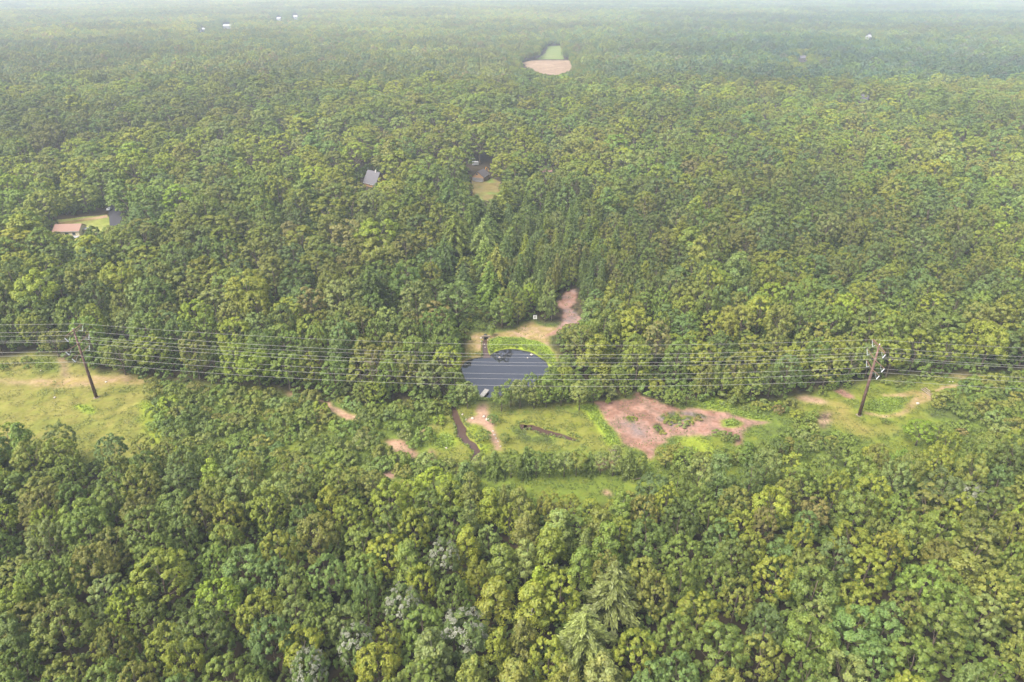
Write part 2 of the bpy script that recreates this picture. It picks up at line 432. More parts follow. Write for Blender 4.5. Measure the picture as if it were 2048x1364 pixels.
gz = (fbm(gx, gy, 22.0, 7) - 0.5) * 1.1 + (fbm(gx, gy, 3.0, 9) - 0.5) * 0.25
POND_W = gpoly(POND)
water_soft = np.zeros(gx.shape)
STREAM_P, INLET_P, POOL_P = ribbon_poly(STREAM, STREAM_W), ribbon_poly(INLET, INLET_W), ribbon_poly(POOL, POOL_W)
for P, w, k in ((POND_W, 0.7, 3), (STREAM_P, 0.5, 1), (INLET_P, 0.3, 1), (POOL_P, 0.4, 1)):
    m = inside(P, gx + wxn * w * 2, gy + wyn * w * 2).astype(float)
    water_soft = np.maximum(water_soft, blur(m, k))
near_w = np.clip(blur((water_soft > 0.02).astype(float), 12) * 2.0, 0, 1)
gz = gz * (1 - near_w * 0.92) + 0.05 * near_w
gz = gz - 1.1 * water_soft
mm = np.clip((water_soft - 0.25) / 0.3, 0, 1)[..., None]
col = col * (1 - mm) + np.array(MUD) * 0.8 * mm
edge = np.minimum(np.minimum(gx - X0, X1 - gx), np.minimum(gy - Y0, Y1 - gy))
gz *= np.clip(edge / 12, 0, 1)
WATER_Z = -0.42

def ground_z(x, y):
    i = int(round((x - X0) / ST)); j = int(round((y - Y0) / ST))
    if 0 <= i < nx and 0 <= j < ny: return float(gz[i, j])
    return 0.0

def cover_at(x, y):
    i = int(round((x - X0) / ST)); j = int(round((y - Y0) / ST))
    if 0 <= i < nx and 0 <= j < ny: return SHEETS[cls[i, j]], int(zone_of[i, j]), float(water_soft[i, j])
    return 'ground', -1, 0.0

Vg = np.stack([gx, gy, gz], -1).reshape(-1, 3)
Cg = col.reshape(-1, 3)
idx = np.arange(nx * ny).reshape(nx, ny)
Fg = np.stack([idx[:-1, :-1], idx[1:, :-1], idx[1:, 1:], idx[:-1, 1:]], -1).reshape(-1, 4)
Fc = cls[:-1, :-1].reshape(-1)
SHEET_LABEL = {'ground': "brown forest floor and rough scrubby ground stretching to the horizon",
               'meadow': "dry yellow-green grass meadow under the power line",
               'dirt_path': "pinkish bare dirt tracks winding through the grass",
               'dirt_clearing': "open patch of bare red dirt beside the marsh",
               'marsh': "bright green marshy grass around the pond and the stream"}
for k, nm in enumerate(SHEETS):
    F = Fg[Fc == k]
    used = np.unique(F)
    rm = np.full(len(Vg), -1, np.int32); rm[used] = np.arange(len(used))
    V, F, c = Vg[used], rm[F], Cg[used]
    if nm == 'ground':
        xs = [-9000, -5000, -3000, -1800, -1000, -600, -400, X0, -100, 0, 100, X1, 400, 600, 1000, 1800, 3000, 5000, 9000]
        ys = [-2000, -500, -100, 0, 60, Y0, 180, 240, Y1, 360, 500, 800, 1200, 2000, 3500, 6000, 9500]
        A, B = np.meshgrid(xs, ys, indexing='ij')
        b0 = len(V)
        V = np.concatenate([V, np.stack([A, B, A * 0], -1).reshape(-1, 3)])
        c = np.concatenate([c, np.broadcast_to(np.array(FLOOR), (A.size, 3))])
        ii = np.arange(A.size).reshape(A.shape) + b0
        ex = [(ii[i, j], ii[i + 1, j], ii[i + 1, j + 1], ii[i, j + 1]) for i in range(len(xs) - 1) for j in range(len(ys) - 1)
              if not (xs[i] >= X0 and xs[i + 1] <= X1 and ys[j] >= Y0 and ys[j + 1] <= Y1)]
        F = np.concatenate([F, np.array(ex)])
    o = bpy.data.objects.new(nm, np_mesh(nm, V, F, [M_GROUND], vcol=c, smooth=True))
    C.objects.link(o)
    tag(o, SHEET_LABEL[nm], None, None, 'structure')

def water_sheet(name, P, grow, material, label, z=WATER_Z):
    c = P.mean(0)
    if grow:
        P = c + (P - c) * grow
    mb = MB(); mb.add([(x, y, z) for x, y in P], [tuple(range(len(P)))])
    return tag(mb.build(name, material), label, None, None, 'structure')
def ribbon_sheet(name, pts, ws, grow, material, label, z):
    P = ribbon_poly(pts, [w + grow for w in ws]); n = len(pts)
    mb = MB(); mb.add([(x, y, z) for x, y in P], [(i, i + 1, 2 * n - 2 - i, 2 * n - 1 - i) for i in range(n - 1)])
    return tag(mb.build(name, material), label, None, None, 'structure')
water_sheet("pond", POND_W, 1.10, M_POND, "dark still pond reflecting the grey sky")
ribbon_sheet("stream", STREAM, STREAM_W, 1.2, M_STREAM, "narrow dark stream winding from the pond through the marsh", -0.40)
ribbon_sheet("stream", INLET, INLET_W, 0.8, M_STREAM, "short muddy inlet running from the culvert into the pond", -0.39)
ribbon_sheet("water", POOL, POOL_W, 0.8, M_STREAM, "thin curved pool of murky water lying in the marsh", -0.40)

# ------------------------------------------------------------------ foliage shapes
def leaves_to_mesh(P, Nrm, S, asp=0.62, r=rng):
    n = len(P)
    Nrm = Nrm / (np.linalg.norm(Nrm, axis=1, keepdims=True) + 1e-9)
    t = r.normal(size=(n, 3)); u = np.cross(Nrm, t); u /= np.linalg.norm(u, axis=1, keepdims=True) + 1e-9
    w = np.cross(Nrm, u)
    S = np.asarray(S)[:, None] if np.ndim(S) else S
    V = np.stack([P - u * S, P - w * S * asp + Nrm * S * 0.15, P + u * S, P + w * S * asp + Nrm * S * 0.15], 1).reshape(-1, 3)
    return V, np.arange(4 * n).reshape(n, 4)

def sph(n, r, zmin=-1.0):
    z = r.uniform(zmin, 1, n); a = r.uniform(0, 2 * np.pi, n); q = np.sqrt(np.maximum(0, 1 - z * z))
    return np.stack([q * np.cos(a), q * np.sin(a), z], -1)

def crown_lobes(kind, h, rad, nl, r, smooth=False):
    """centres, outward directions and radii of the big lobes of a crown"""
    if kind == 'cone':
        t = (np.arange(nl) + r.uniform(0.2, 0.8, nl)) / nl
        rr = rad * np.clip(1.12 - t, 0.05, 1) ** 0.75 * np.clip(t * 6 + 0.55, 0, 1)
        a = np.arange(nl) * 2.4 + r.uniform(-.5, .5, nl)
        c = np.stack([np.cos(a) * rr * 0.5, np.sin(a) * rr * 0.5, h * (0.22 + 0.74 * t)], -1)
        d = np.stack([np.cos(a), np.sin(a), 0.5 + t], -1)
        lr = 0.25 * rad + rr * 0.42
    else:
        base, zc, zr = {'dome': (-0.65, 0.57, 0.38), 'ovate': (-0.85, 0.54, 0.42), 'ragged': (-0.6, 0.57, 0.37), 'bush': (-0.05, 0.30, 0.62)}[kind]
        i = np.arange(nl) + 0.5
        z = base + (1 - base) * i / nl
        a = i * 2.39996 + r.uniform(0, 6.28)
        z = np.clip(z + r.uniform(-.12, .12, nl), -0.9, 1); a = a + r.uniform(-.35, .35, nl)
        q = np.sqrt(1 - z * z)
        d = np.stack([q * np.cos(a), q * np.sin(a), z], -1)
        if smooth:
            k = r.uniform(0.70, 0.88, nl)[:, None]
        else: k = r.uniform(0.55, 0.84 if kind == 'ragged' else 0.76, nl)[:, None]
        c = d * k * np.array([rad, rad, h * zr]) + np.array([0, 0, h * zc])
        lr = rad * (r.uniform(0.15, 0.25, nl) if smooth else r.uniform(0.21, 0.36, nl))
    d = d / np.linalg.norm(d, axis=1, keepdims=True)
    return c, d, lr

def make_crown(seed, kind, h, rad, nl, nc, nf, leaf, var=0.22, smooth=False):
    r = np.random.default_rng(seed)
    c, d, lr = crown_lobes(kind, h, rad, nl, r, smooth)
    e = sph(nl * nc, r); L = np.repeat(np.arange(nl), nc)
    e = e + d[L] * 0.75 + np.array([0, 0, 0.25]); e /= np.linalg.norm(e, axis=1, keepdims=True)
    cc = c[L] + e * lr[L][:, None] * np.array([1, 1, 0.85])
    cr = lr[L] * r.uniform(0.26, 0.46, nl * nc)
    cv = r.normal(1, var * 0.55, nl * nc)
    cyel = r.normal(0, 0.05, nl * nc)
    K = np.repeat(np.arange(nl * nc), nf)
    f = sph(len(K), r, -0.75)
    p = cc[K] + f * cr[K][:, None] * r.uniform(0.6, 1.08, len(K))[:, None]
    nrm = f * 0.8 + e[K] * 0.6 + r.normal(size=f.shape) * (0.24 if smooth else 0.32) + np.array([0, 0, 0.35])
    V, F = leaves_to_mesh(p, nrm, leaf * r.uniform(0.65, 1.25, len(K)), r=r)
    b = np.clip(cv[K] * r.normal(1, var * 0.6, len(K)), 0.45, 1.7); y = cyel[K] + r.normal(0, 0.04, len(K))
    lv = np.stack([b * (1 + y), b * (1 + 0.25 * y), b * (1 - 0.7 * y)], -1)
    return V, F, lv, c

def make_conifer(seed, h, rad, levels, nb, droop, leaf, step, zlo=0.2, rise=0.2, plume=0.5):
    r = np.random.default_rng(seed)
    P, N, S, B, DD = [], [], [], [], []
    limbs = []
    for li in range(levels):
        t = li / (levels - 1)
        z = h * (zlo + (0.97 - zlo) * t)
        ln = rad * (1 - t ** 1.4) * r.uniform(0.9, 1.08) + 0.35
        k = max(4, int(nb * (1 - 0.4 * t)))
        a0 = r.uniform(0, 6.28)
        for b in range(k):
            a = a0 + 2 * np.pi * b / k + r.uniform(-.25, .25)
            l = ln * r.uniform(0.72, 1.12)
            m = max(3, int(l / step))
            s = np.linspace(0.22, 1, m)
            bz = z + rise * l * np.sin(s * 2.2) - droop * l * s ** 2
            ctr = np.stack([np.cos(a) * l * s, np.sin(a) * l * s, bz], -1)
            limbs.append((Vector((0, 0, z - 0.3)), Vector(ctr[-1])))
            br = r.normal(1, 0.13)
            for j in range(m):
                nn = 5
                w = plume * (0.35 + 0.9 * math.sin(min(1.0, s[j] * 1.05) * 2.6)) * (0.5 + 0.5 * l / max(rad, .1))
                off = r.normal(size=(nn, 3)) * np.array([w, w, w * 0.45])
                P.append(ctr[j] + off); S.append(r.uniform(0.7, 1.2, nn) * leaf)
                N.append(np.array([0, 0, 1.0]) + r.normal(size=(nn, 3)) * 0.45 + np.array([math.cos(a), math.sin(a), 0]) * 0.3)
                DD.append(np.array([math.cos(a), math.sin(a), 0.25 - droop * 1.2 * s[j]]) + r.normal(size=(nn, 3)) * 0.32)
                B.append(br * r.normal(1, 0.14, nn))
    P, N, S, B = np.concatenate(P), np.concatenate(N), np.concatenate(S), np.clip(np.concatenate(B), .5, 1.6)
    D = np.concatenate(DD)
    N = N / np.linalg.norm(N, axis=1, keepdims=True)
    u = D - N * (D * N).sum(1, keepdims=True); u /= np.linalg.norm(u, axis=1, keepdims=True) + 1e-9
    w = np.cross(N, u); Sx = S[:, None]
    V = np.stack([P - u * Sx * 0.9, P - w * Sx * .3, P + u * Sx * 1.1, P + w * Sx * .3], 1).reshape(-1, 3)
    F = np.arange(len(V)).reshape(-1, 4)
    return V, F, np.stack([B, B, B], -1), limbs

def trunk_mb(h, r0, ends, seed, n=7):
    r = random.Random(seed)
    mb = MB()
    top = h * 0.72
    pts = [Vector((r.uniform(-.15, .15) * i, r.uniform(-.15, .15) * i, top * i / 4)) for i in range(5)]
    pts[0] = Vector((0, 0, -0.4))
    mb.tube(pts, [r0 * 1.25, r0 * 0.85, r0 * 0.65, r0 * 0.45, r0 * 0.2], n)
    for e in ends:
        s = Vector((0, 0, min(top * 0.9, max(h * 0.25, e.z * 0.6))))
        mid = s.lerp(e, 0.5) + Vector((0, 0, -0.25))
        mb.tube([s, mid, e], [r0 * 0.4, r0 * 0.27, r0 * 0.1], 5)
    return mb

# kinds of tree: name -> list of (crown mesh, trunk mesh) at true size (h, r)
SPECS = {'dome': (16.0, 5.0), 'ovate': (16.5, 4.4), 'ragged': (16.0, 4.8), 'cone': (13.0, 2.9), 'bush': (3.6, 2.5)}
VARS = {'dome': 3, 'ovate': 3, 'ragged': 3, 'cone': 4, 'bush': 4}
NEAR = {'dome': (42, 7, 48, 0.155), 'ovate': (42, 7, 48, 0.155), 'ragged': (20, 11, 36, 0.20), 'cone': (12, 9, 36, 0.21), 'bush': (9, 9, 26, 0.17)}
MID = {'dome': (46, 6, 36, 0.205), 'ovate': (46, 6, 36, 0.20), 'ragged': (32, 6, 42, 0.21), 'cone': (11, 8, 34, 0.24)}
FAR = {'dome': (26, 5, 18, 0.6), 'ovate': (26, 5, 18, 0.58)}
LIB = {}
for kname, (h, rad) in SPECS.items():
    LIB[kname] = []
    for v in range(VARS[kname]):
        V, F, lv, c = make_crown(300 + v * 13 + len(kname), kname, h, rad, *NEAR[kname], var=0.17, smooth=kname in ('dome', 'ovate'))
        cm = np_mesh("crown", V, F, [M_LEAF], fcol=lv)
        ends = [Vector(p) for p in c[:: max(1, len(c) // 6)]]
        rr = {'cone': 0.16, 'bush': 0.06}.get(kname, 0.26)
        bark = M_BIRCH if (kname == 'cone' and v == 3) else M_BARK
        LIB[kname].append((cm, trunk_mb(h, rr, ends, v).mesh("trunk", bark, True)))
def conifer_entry(seed, h, rad, bark=M_BARK, **kw):
    V, F, lv, limbs = make_conifer(seed, h, rad, **kw)
    mb = MB(); mb.tube([(0, 0, -0.4), (0, 0, h * 0.5), (0, 0, h * 0.97)], [0.36, 0.22, 0.05], 7)
    for a, b in limbs[::3]: mb.tube([a, a.lerp(b, .6) + Vector((0, 0, .1)), b], [0.08, 0.05, 0.02], 4)
    return np_mesh("crown", V, F, [M_LEAF], fcol=lv), mb.mesh("trunk", bark, True)
PINE = dict(levels=11, nb=8, droop=0.34, leaf=0.5, step=0.22, zlo=0.26, rise=0.36, plume=0.34)
LIB['pine'] = [conifer_entry(41 + i, 21.0, 6.4, **PINE) for i in range(2)]
LIB['spruce'] = [conifer_entry(61 + i, 11.0, 2.5, levels=18, nb=9, droop=0.38, leaf=0.3, step=0.2, zlo=0.06, rise=0.05, plume=0.24) for i in range(2)]
SPECS['pine'] = (21.0, 6.4); SPECS['spruce'] = (11.0, 2.5)

# ------------------------------------------------------------------ what the trees must leave in sight (outlines in the photograph)
VIEW = [
    [(-300, 735), (0, 726), (60, 712), (130, 725), (220, 748), (290, 760), (300, 800), (310, 872), (275, 868), (180, 850), (130, 838), (80, 832), (0, 836), (-300, 830)],
    [(290, 764), (400, 772), (520, 782), (640, 797), (760, 808), (880, 815), (905, 818), (880, 850), (800, 880), (870, 910), (880, 925), (790, 955), (700, 930), (600, 912), (480, 895), (300, 868)],
    [(900, 800), (925, 815), (960, 815), (968, 792), (985, 822), (1100, 812), (1190, 812), (1270, 788), (1330, 812), (1400, 806), (1480, 818), (1560, 806), (1500, 850), (1480, 888), (1440, 905), (1380, 890), (1330, 895), (1300, 918), (1278, 915), (1240, 892), (1200, 900), (1140, 890), (1000, 893), (940, 932), (905, 905), (870, 880)],
    [(1010, 955), (1110, 952), (1270, 955), (1255, 985), (1200, 996), (1130, 985), (1010, 970)],
    [(1440, 812), (1560, 806), (1700, 776), (1760, 762), (1900, 758), (2048, 750), (2350, 745), (2350, 830), (2048, 800), (1990, 850), (1920, 850), (1800, 845), (1790, 868), (1700, 868), (1660, 852), (1570, 850), (1500, 850)],
    [(915, 738), (935, 700), (945, 668), (960, 664), (1060, 645), (1120, 648), (1165, 640), (1150, 615), (1148, 584), (1125, 594), (1118, 612), (1120, 638), (1102, 668), (1124, 722), (1100, 738), (1065, 752), (1010, 760), (975, 775), (970, 795), (958, 795), (962, 770), (938, 745)],
    [(938, 622), (962, 626), (982, 652), (940, 652)],
    [(112, 442), (160, 440), (175, 436), (212, 432), (214, 412), (236, 412), (236, 445), (216, 450), (170, 455), (165, 474), (138, 474), (112, 462)],
    [(718, 378), (726, 360), (738, 343), (762, 346), (764, 356), (748, 366), (740, 378)],
    [(942, 322), (955, 322), (962, 334), (974, 338), (1000, 362), (995, 388), (975, 398), (950, 392), (945, 366)],
    [(1080, 338), (1101, 339), (1100, 350), (1080, 349)],
    [(1047, 124), (1080, 120), (1098, 97), (1120, 95), (1120, 118), (1140, 124), (1138, 140), (1112, 148), (1090, 146), (1070, 140)],
    [(446, 47), (462, 47), (462, 57), (446, 57)], [(399, 55), (409, 55), (409, 64), (399, 64)], [(1731, 70), (1744, 70), (1744, 80), (1731, 80)],
    [(1718, 197), (1734, 197), (1734, 208), (1718, 208)], [(585, 28), (597, 28), (597, 38), (585, 38)], [(552, 33), (563, 33), (563, 40), (552, 40)],
    [(50, 364), (60, 364), (60, 372), (50, 372)], [(1597, 115), (1612, 115), (1612, 123), (1597, 123)],
]
NO_BASE = [gpoly(CORRIDOR),
           gpoly([(900, 748), (928, 700), (943, 668), (922, 656), (930, 612), (962, 620), (985, 655), (1030, 655), (1062, 630), (1085, 645), (1106, 645), (1110, 605), (1125, 583), (1160, 573), (1162, 610), (1178, 645), (1150, 660), (1115, 670), (1108, 690), (1130, 735), (1122, 780), (1060, 815), (900, 815)]),
           gpoly([(105, 432), (160, 430), (215, 424), (215, 405), (242, 405), (242, 455), (180, 470), (165, 484), (125, 484), (105, 470)]),
           gpoly([(726, 382), (730, 352), (775, 346), (778, 372)]), gpoly([(942, 400), (940, 332), (975, 330), (1003, 360), (1005, 400)]), gpoly([(1075, 358), (1077, 338), (1105, 338), (1107, 358)]),
           gpoly([(1040, 152), (1046, 124), (1076, 119), (1094, 93), (1124, 92), (1126, 118), (1143, 122), (1140, 150)])]

def blocked(x, y, h, r):
    """True where the tree's outline would cover something the photograph shows in the open"""
    x, y, h, r = (np.asarray(a, float) for a in (x, y, h, r))
    b = np.zeros(x.shape, bool)
    for fz, fr in ((0.98, 0), (0.85, 0.6), (0.85, -0.6), (0.65, 0.95), (0.65, -0.95), (0.42, 0.7), (0.42, -0.7), (0.6, 0.0), (0.15, 0)):
        px, py, d = proj(x + fr * r, y, h * fz)
        for P in VIEW: b |= inside(P, px, py)
    return b

# ------------------------------------------------------------------ colours of the trees
TONES = {  # words for the label, colour
    'dark green': (0.096, 0.136, 0.020), 'green': (0.128, 0.172, 0.021), 'yellow-green': (0.182, 0.203, 0.014), 'bluish green': (0.108, 0.160, 0.036),
    'olive': (0.162, 0.168, 0.024), 'lime green': (0.195, 0.250, 0.012), 'brownish': (0.178, 0.146, 0.040), 'pale green': (0.168, 0.202, 0.048)}
TN = list(TONES)
def pick_tone(x, y, r):
    warm = float(np.clip(vnoise(x, y, 55, 200) + 0.50 * np.clip((0.05 * y - x) / (0.35 * y + 20), -1, 1) * (y > 240), 0, 1.3))  # species mix by place; cloud shade at far right painted in as bluish tones
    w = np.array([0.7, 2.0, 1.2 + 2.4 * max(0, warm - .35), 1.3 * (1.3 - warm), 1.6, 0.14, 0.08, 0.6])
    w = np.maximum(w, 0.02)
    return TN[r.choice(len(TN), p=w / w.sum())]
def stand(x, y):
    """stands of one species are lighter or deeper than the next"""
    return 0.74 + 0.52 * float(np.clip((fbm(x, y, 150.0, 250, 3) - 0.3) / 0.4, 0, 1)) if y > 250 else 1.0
def tint_of(tone, r):
    c = (np.array(TONES[tone]) * 0.85 + np.array(TONES['green']) * 0.15) * r.normal(1, 0.10)
    return np.clip(c * (1 + r.normal(0, 0.035, 3)), 0.01, 0.4)

# ------------------------------------------------------------------ trees placed by hand: (kind, crown seen at px, py, height m, radius m, tone, label head)
HERO = [  # crown centre in the photograph is read at two thirds of the tree's height
    ('pine', 1168, 1262, 20, 6.6, 'pale green', "the largest drooping pine"), ('pine', 1228, 1172, 20, 6.0, 'pale green', "the second drooping pine"),
    ('dome', 888, 1112, 15, 3.6, 'bluish green', "the pale-blossomed tree amid spires"), ('dome', 806, 1208, 15, 3.8, 'bluish green', "the white-speckled tree"),
    ('ragged', 925, 1262, 15, 4.4, 'bluish green', "the widest white-blossomed tree"), ('dome', 712, 1288, 15, 3.6, 'bluish green', "the blossom-tipped tree"),
    ('dome', 618, 1338, 15, 3.4, 'bluish green', "the small white-flecked tree"),
    ('ovate', 825, 985, 14, 3.4, 'lime green', "the bright lime tree below the scrub"), ('dome', 88, 1042, 14, 3.2, 'lime green', "the small lime-green tree"),
    ('ovate', 1748, 985, 17, 4.4, 'yellow-green', "the tall golden-green tree"), ('dome', 702, 1028, 15, 4.2, 'yellow-green', "the golden round tree"),
    ('dome', 318, 1142, 17, 5.6, 'yellow-green', "the broad golden tree"), ('ragged', 1548, 1008, 16, 4.6, 'yellow-green', "the yellowish ragged tree"),
    ('ovate', 1738, 1130, 16, 4.4, 'yellow-green', "the bronze-gold tree"), ('dome', 1552, 1148, 15, 4.4, 'yellow-green', "the dense yellow-green tree"),
    ('ovate', 1630, 1235, 15, 3.4, 'pale green', "the pale pyramid-shaped tree"), ('ragged', 1962, 1058, 16, 4.4, 'olive', "the olive-gold tree"),
    ('dome', 520, 1222, 16, 4.6, 'yellow-green', "the mustard-green tree"), ('dome', 540, 1275, 16, 4.0, 'bluish green', "the rounded bluish tree"),
    ('dome', 120, 1250, 17, 5.0, 'olive', "the big olive tree"), ('ovate', 455, 1030, 15, 3.4, 'yellow-green', "the upright yellowish tree"),
    ('dome', 1935, 990, 13, 3.6, 'pale green', "the sandy-tipped pale tree"), ('ragged', 1632, 1020, 13, 3.0, 'brownish', "the brown withered tree"),
    ('ovate', 1885, 1250, 16, 4.6, 'green', "the tall fresh-green tree"), ('dome', 1365, 1105, 14, 4.2, 'green', "the plump green tree"),
    ('dome', 1270, 1300, 15, 4.0, 'yellow-green', "the golden tree under the pines"), ('cone', 1080, 1165, 13, 2.6, 'lime green', "the lime spire tree"),
    ('cone', 995, 1290, 13, 2.6, 'yellow-green', "the golden spire tree"), ('dome', 1440, 1290, 16, 5.0, 'dark green', "the wide dark tree"),
    ('dome', 1880, 862, 8, 3.8, 'green', "the round bush-like tree"), ('dome', 1842, 858, 9, 4.3, 'lime green', "the leafy tree near the log pile"),
]
BLOSSOM = {"the pale-blossomed tree amid spires", "the white-speckled tree", "the widest white-blossomed tree", "the blossom-tipped tree", "the small white-flecked tree", "the sandy-tipped pale tree"}
heroes = []
for kind, px, py, h, r_, tone, desc in HERO:
    q = G(px, py, h * 0.66)
    heroes.append(dict(kind=kind, x=q.x, y=q.y, h=float(h), r=r_, tone=tone, desc=desc, hero=True))

# young trees and birches standing by the pond, the stream and the marsh: (kind, base px, base py, height, radius, tone)
EDGE = [('dome', 752, 808, 8.5, 3.4, 'yellow-green'), ('dome', 728, 806, 8.5, 3.0, 'green'), ('cone', 908, 812, 8.5, 2.3, 'green'), ('dome', 1004, 657, 14.5, 4.6, 'green'), ('ovate', 1036, 648, 12, 3.2, 'olive'), ('ragged', 1090, 643, 13, 3.0, 'pale green'), ('cone', 1103, 640, 13, 2.2, 'pale green'), ('dome', 906, 738, 13, 3.8, 'green'), ('dome', 900, 700, 13, 3.8, 'dark green'), ('ovate', 910, 790, 11, 3.0, 'green'), ('ragged', 935, 818, 10.5, 3.3, 'pale green'), ('ragged', 925, 806, 8, 2.4, 'green'), ('ragged', 1003, 822, 10.0, 3.0, 'green'), ('dome', 1022, 812, 10.5, 2.8, 'green'), ('ragged', 1040, 816, 11.6, 2.9, 'pale green'), ('dome', 1060, 802, 11.0, 2.8, 'green'),
        ('ovate', 1068, 816, 10, 2.9, 'olive'), ('ovate', 1092, 814, 12, 3.1, 'green'), ('ragged', 1122, 812, 11, 2.9, 'green'), ('ragged', 1158, 820, 11.5, 3.3, 'pale green'), ('ovate', 1186, 810, 11, 2.8, 'green'),
        ('ragged', 1100, 786, 10, 2.8, 'green'), ('ragged', 1130, 780, 10, 2.8, 'yellow-green'), ('ragged', 1086, 800, 10, 2.6, 'green'), ('ragged', 1125, 757, 9, 2.4, 'green'), ('ragged', 1145, 797, 11, 2.8, 'green'),
        ('cone', 1222, 800, 6, 1.6, 'pale green'), ('ovate', 1250, 795, 8, 2.4, 'green'), ('ovate', 1205, 796, 10, 2.6, 'olive'), ('ragged', 1235, 780, 11, 2.8, 'green'),
        ('dome', 1345, 812, 6.5, 3.2, 'green'), ('dome', 1322, 803, 6, 2.8, 'green'), ('dome', 1372, 810, 5.5, 2.6, 'dark green'), ('ragged', 1310, 794, 8, 2.6, 'yellow-green'),
        ('spruce', 1470, 800, 11, 2.8, 'olive'), ('ovate', 1500, 800, 11, 3.0, 'green'), ('ovate', 1535, 797, 12, 3.2, 'dark green'), ('ragged', 1440, 797, 11, 2.8, 'green'),
        ('cone', 1410, 795, 12, 2.0, 'olive'), ('cone', 1422, 790, 12, 2.2, 'pale green'), ('cone', 1395, 797, 12, 2.0, 'olive'),
        ('spruce', 990, 952, 8.5, 2.6, 'dark green'), ('dome', 1022, 955, 9.5, 3.2, 'green'), ('spruce', 1052, 952, 10, 2.2, 'dark green'), ('dome', 1072, 955, 9, 3.0, 'dark green'), ('dome', 1098, 956, 8.6, 2.8, 'green'),
        ('ragged', 1128, 955, 9, 3.0, 'pale green'), ('ragged', 1152, 954, 8.6, 2.8, 'olive'), ('spruce', 1178, 950, 8, 1.9, 'dark green'), ('ragged', 1200, 950, 8.2, 2.4, 'pale green'), ('cone', 1228, 950, 10, 2.0, 'pale green'),
        ('spruce', 1256, 952, 9.0, 2.6, 'dark green'), ('dome', 1272, 950, 8, 2.6, 'dark green'), ('ragged', 962, 948, 7.5, 2.6, 'pale green'), ('ragged', 935, 955, 6.5, 2.4, 'green'), ('bush', 912, 950, 4.5, 2.8, 'green'),
        ('dome', 985, 848, 3.6, 1.7, 'bluish green'), ('dome', 967, 882, 4, 2.2, 'dark green'), ('dome', 1010, 885, 3.5, 1.5, 'dark green'), ('cone', 1216, 808, 2.5, 0.9, 'lime green'),
        ('bush', 1338, 846, 1.7, 1.7, 'olive'), ('bush', 1352, 838, 1.4, 1.5, 'green'), ('bush', 1366, 850, 1.8, 1.8, 'pale green'), ('bush', 1380, 846, 1.3, 1.4, 'olive'), ('bush', 1316, 858, 1.3, 1.4, 'dark green'), ('bush', 1326, 866, 1.0, 1.2, 'olive'), ('bush', 1398, 838, 1.2, 1.3, 'brownish'), ('bush', 1268, 838, 0.8, 1.3, 'olive'), ('bush', 1258, 836, 0.7, 1.1, 'green'), ('bush', 1448, 874, 2.6, 2.0, 'green'), ('bush', 1466, 878, 2.4, 2.0, 'dark green'), ('bush', 1432, 868, 2.0, 1.5, 'green'), ('cone', 985, 672, 3.4, 1.2, 'green'), ('ragged', 1440, 935, 7, 2.6, 'green'), ('ragged', 1330, 935, 7, 3.0, 'olive'), ('dome', 1365, 945, 8, 3.2, 'green'), ('dome', 1402, 950, 8, 3.2, 'olive'), ('cone', 1490, 930, 8, 2.2, 'green'),
        ('dome', 1520, 930, 8.5, 3.2, 'green'), ('ragged', 1552, 925, 8.5, 3.0, 'dark green'), ('cone', 1570, 920, 8, 2.0, 'olive'), ('dome', 1592, 925, 8, 2.8, 'dark green'), ('dome', 1690, 930, 8.5, 3.4, 'green'), ('dome', 1668, 925, 8, 3.0, 'dark green'),
        ('ragged', 1735, 935, 7.5, 2.8, 'yellow-green'), ('dome', 1800, 950, 8, 3.2, 'green'), ('dome', 1925, 925, 8, 3.2, 'dark green'), ('dome', 1965, 930, 8.5, 3.4, 'green'), ('ragged', 2010, 925, 8, 3.0, 'green'), ('dome', 2040, 910, 8, 3.0, 'dark green'),
        ('ragged', 1130, 738, 6, 2.2, 'green'), ('ragged', 1142, 705, 6, 2.2, 'yellow-green'), ('ragged', 945, 640, 5, 1.8, 'olive')]
edges = []
for kind, px, py, h, r_, tone in EDGE:
    q = G(px, py)
    edges.append(dict(kind=kind, x=q.x, y=q.y, h=float(h), r=r_, tone=tone, edge=True))

# ------------------------------------------------------------------ the rest of the wood, tree by tree out to 850 m
def spacing(x, y):
    px, py, d = proj(x, y, 12.0)
    s = np.where((x < 0.03 * y) & (y > 235), 10.6, 7.6)
    s = np.where((y < 170) & (px > 930) & (px < 1270), 4.9, s)
    s = np.where((y < 170) & ((px <= 930) | (px >= 1270)), 5.7, s)
    s = np.where((px > 1000) & (px < 1330) & (py > 420) & (py < 640), 5.4, s)
    s = s + np.clip((y - 260) / 300, 0, 1) * 5.2
    return s * (0.80 + 0.33 * vnoise(x, y, 30, 210))
FAR_D = 850.0
cx, cyy = np.meshgrid(np.arange(-760, 760, 3.4), np.arange(52, FAR_D, 3.4), indexing='ij')
cx = cx.ravel() + rng.uniform(-1.7, 1.7, cx.size); cyy = cyy.ravel() + rng.uniform(-1.7, 1.7, cyy.size)
keep = (np.abs(cx) < 0.80 * cyy + 55)
cx, cyy = cx[keep], cyy[keep]
nb = np.zeros(cx.shape, bool)
for P in NO_BASE: nb |= inside(P, cx, cyy)
cx, cyy = cx[~nb], cyy[~nb]
sp = spacing(cx, cyy)
order = rng.permutation(len(cx))
grid = {}
for t in heroes + edges:
    grid.setdefault((int(t['x'] // 12), int(t['y'] // 12)), []).append((t['x'], t['y'], t['r'] + (2.4 if 'hero' in t else 0.6)))
chosen = []
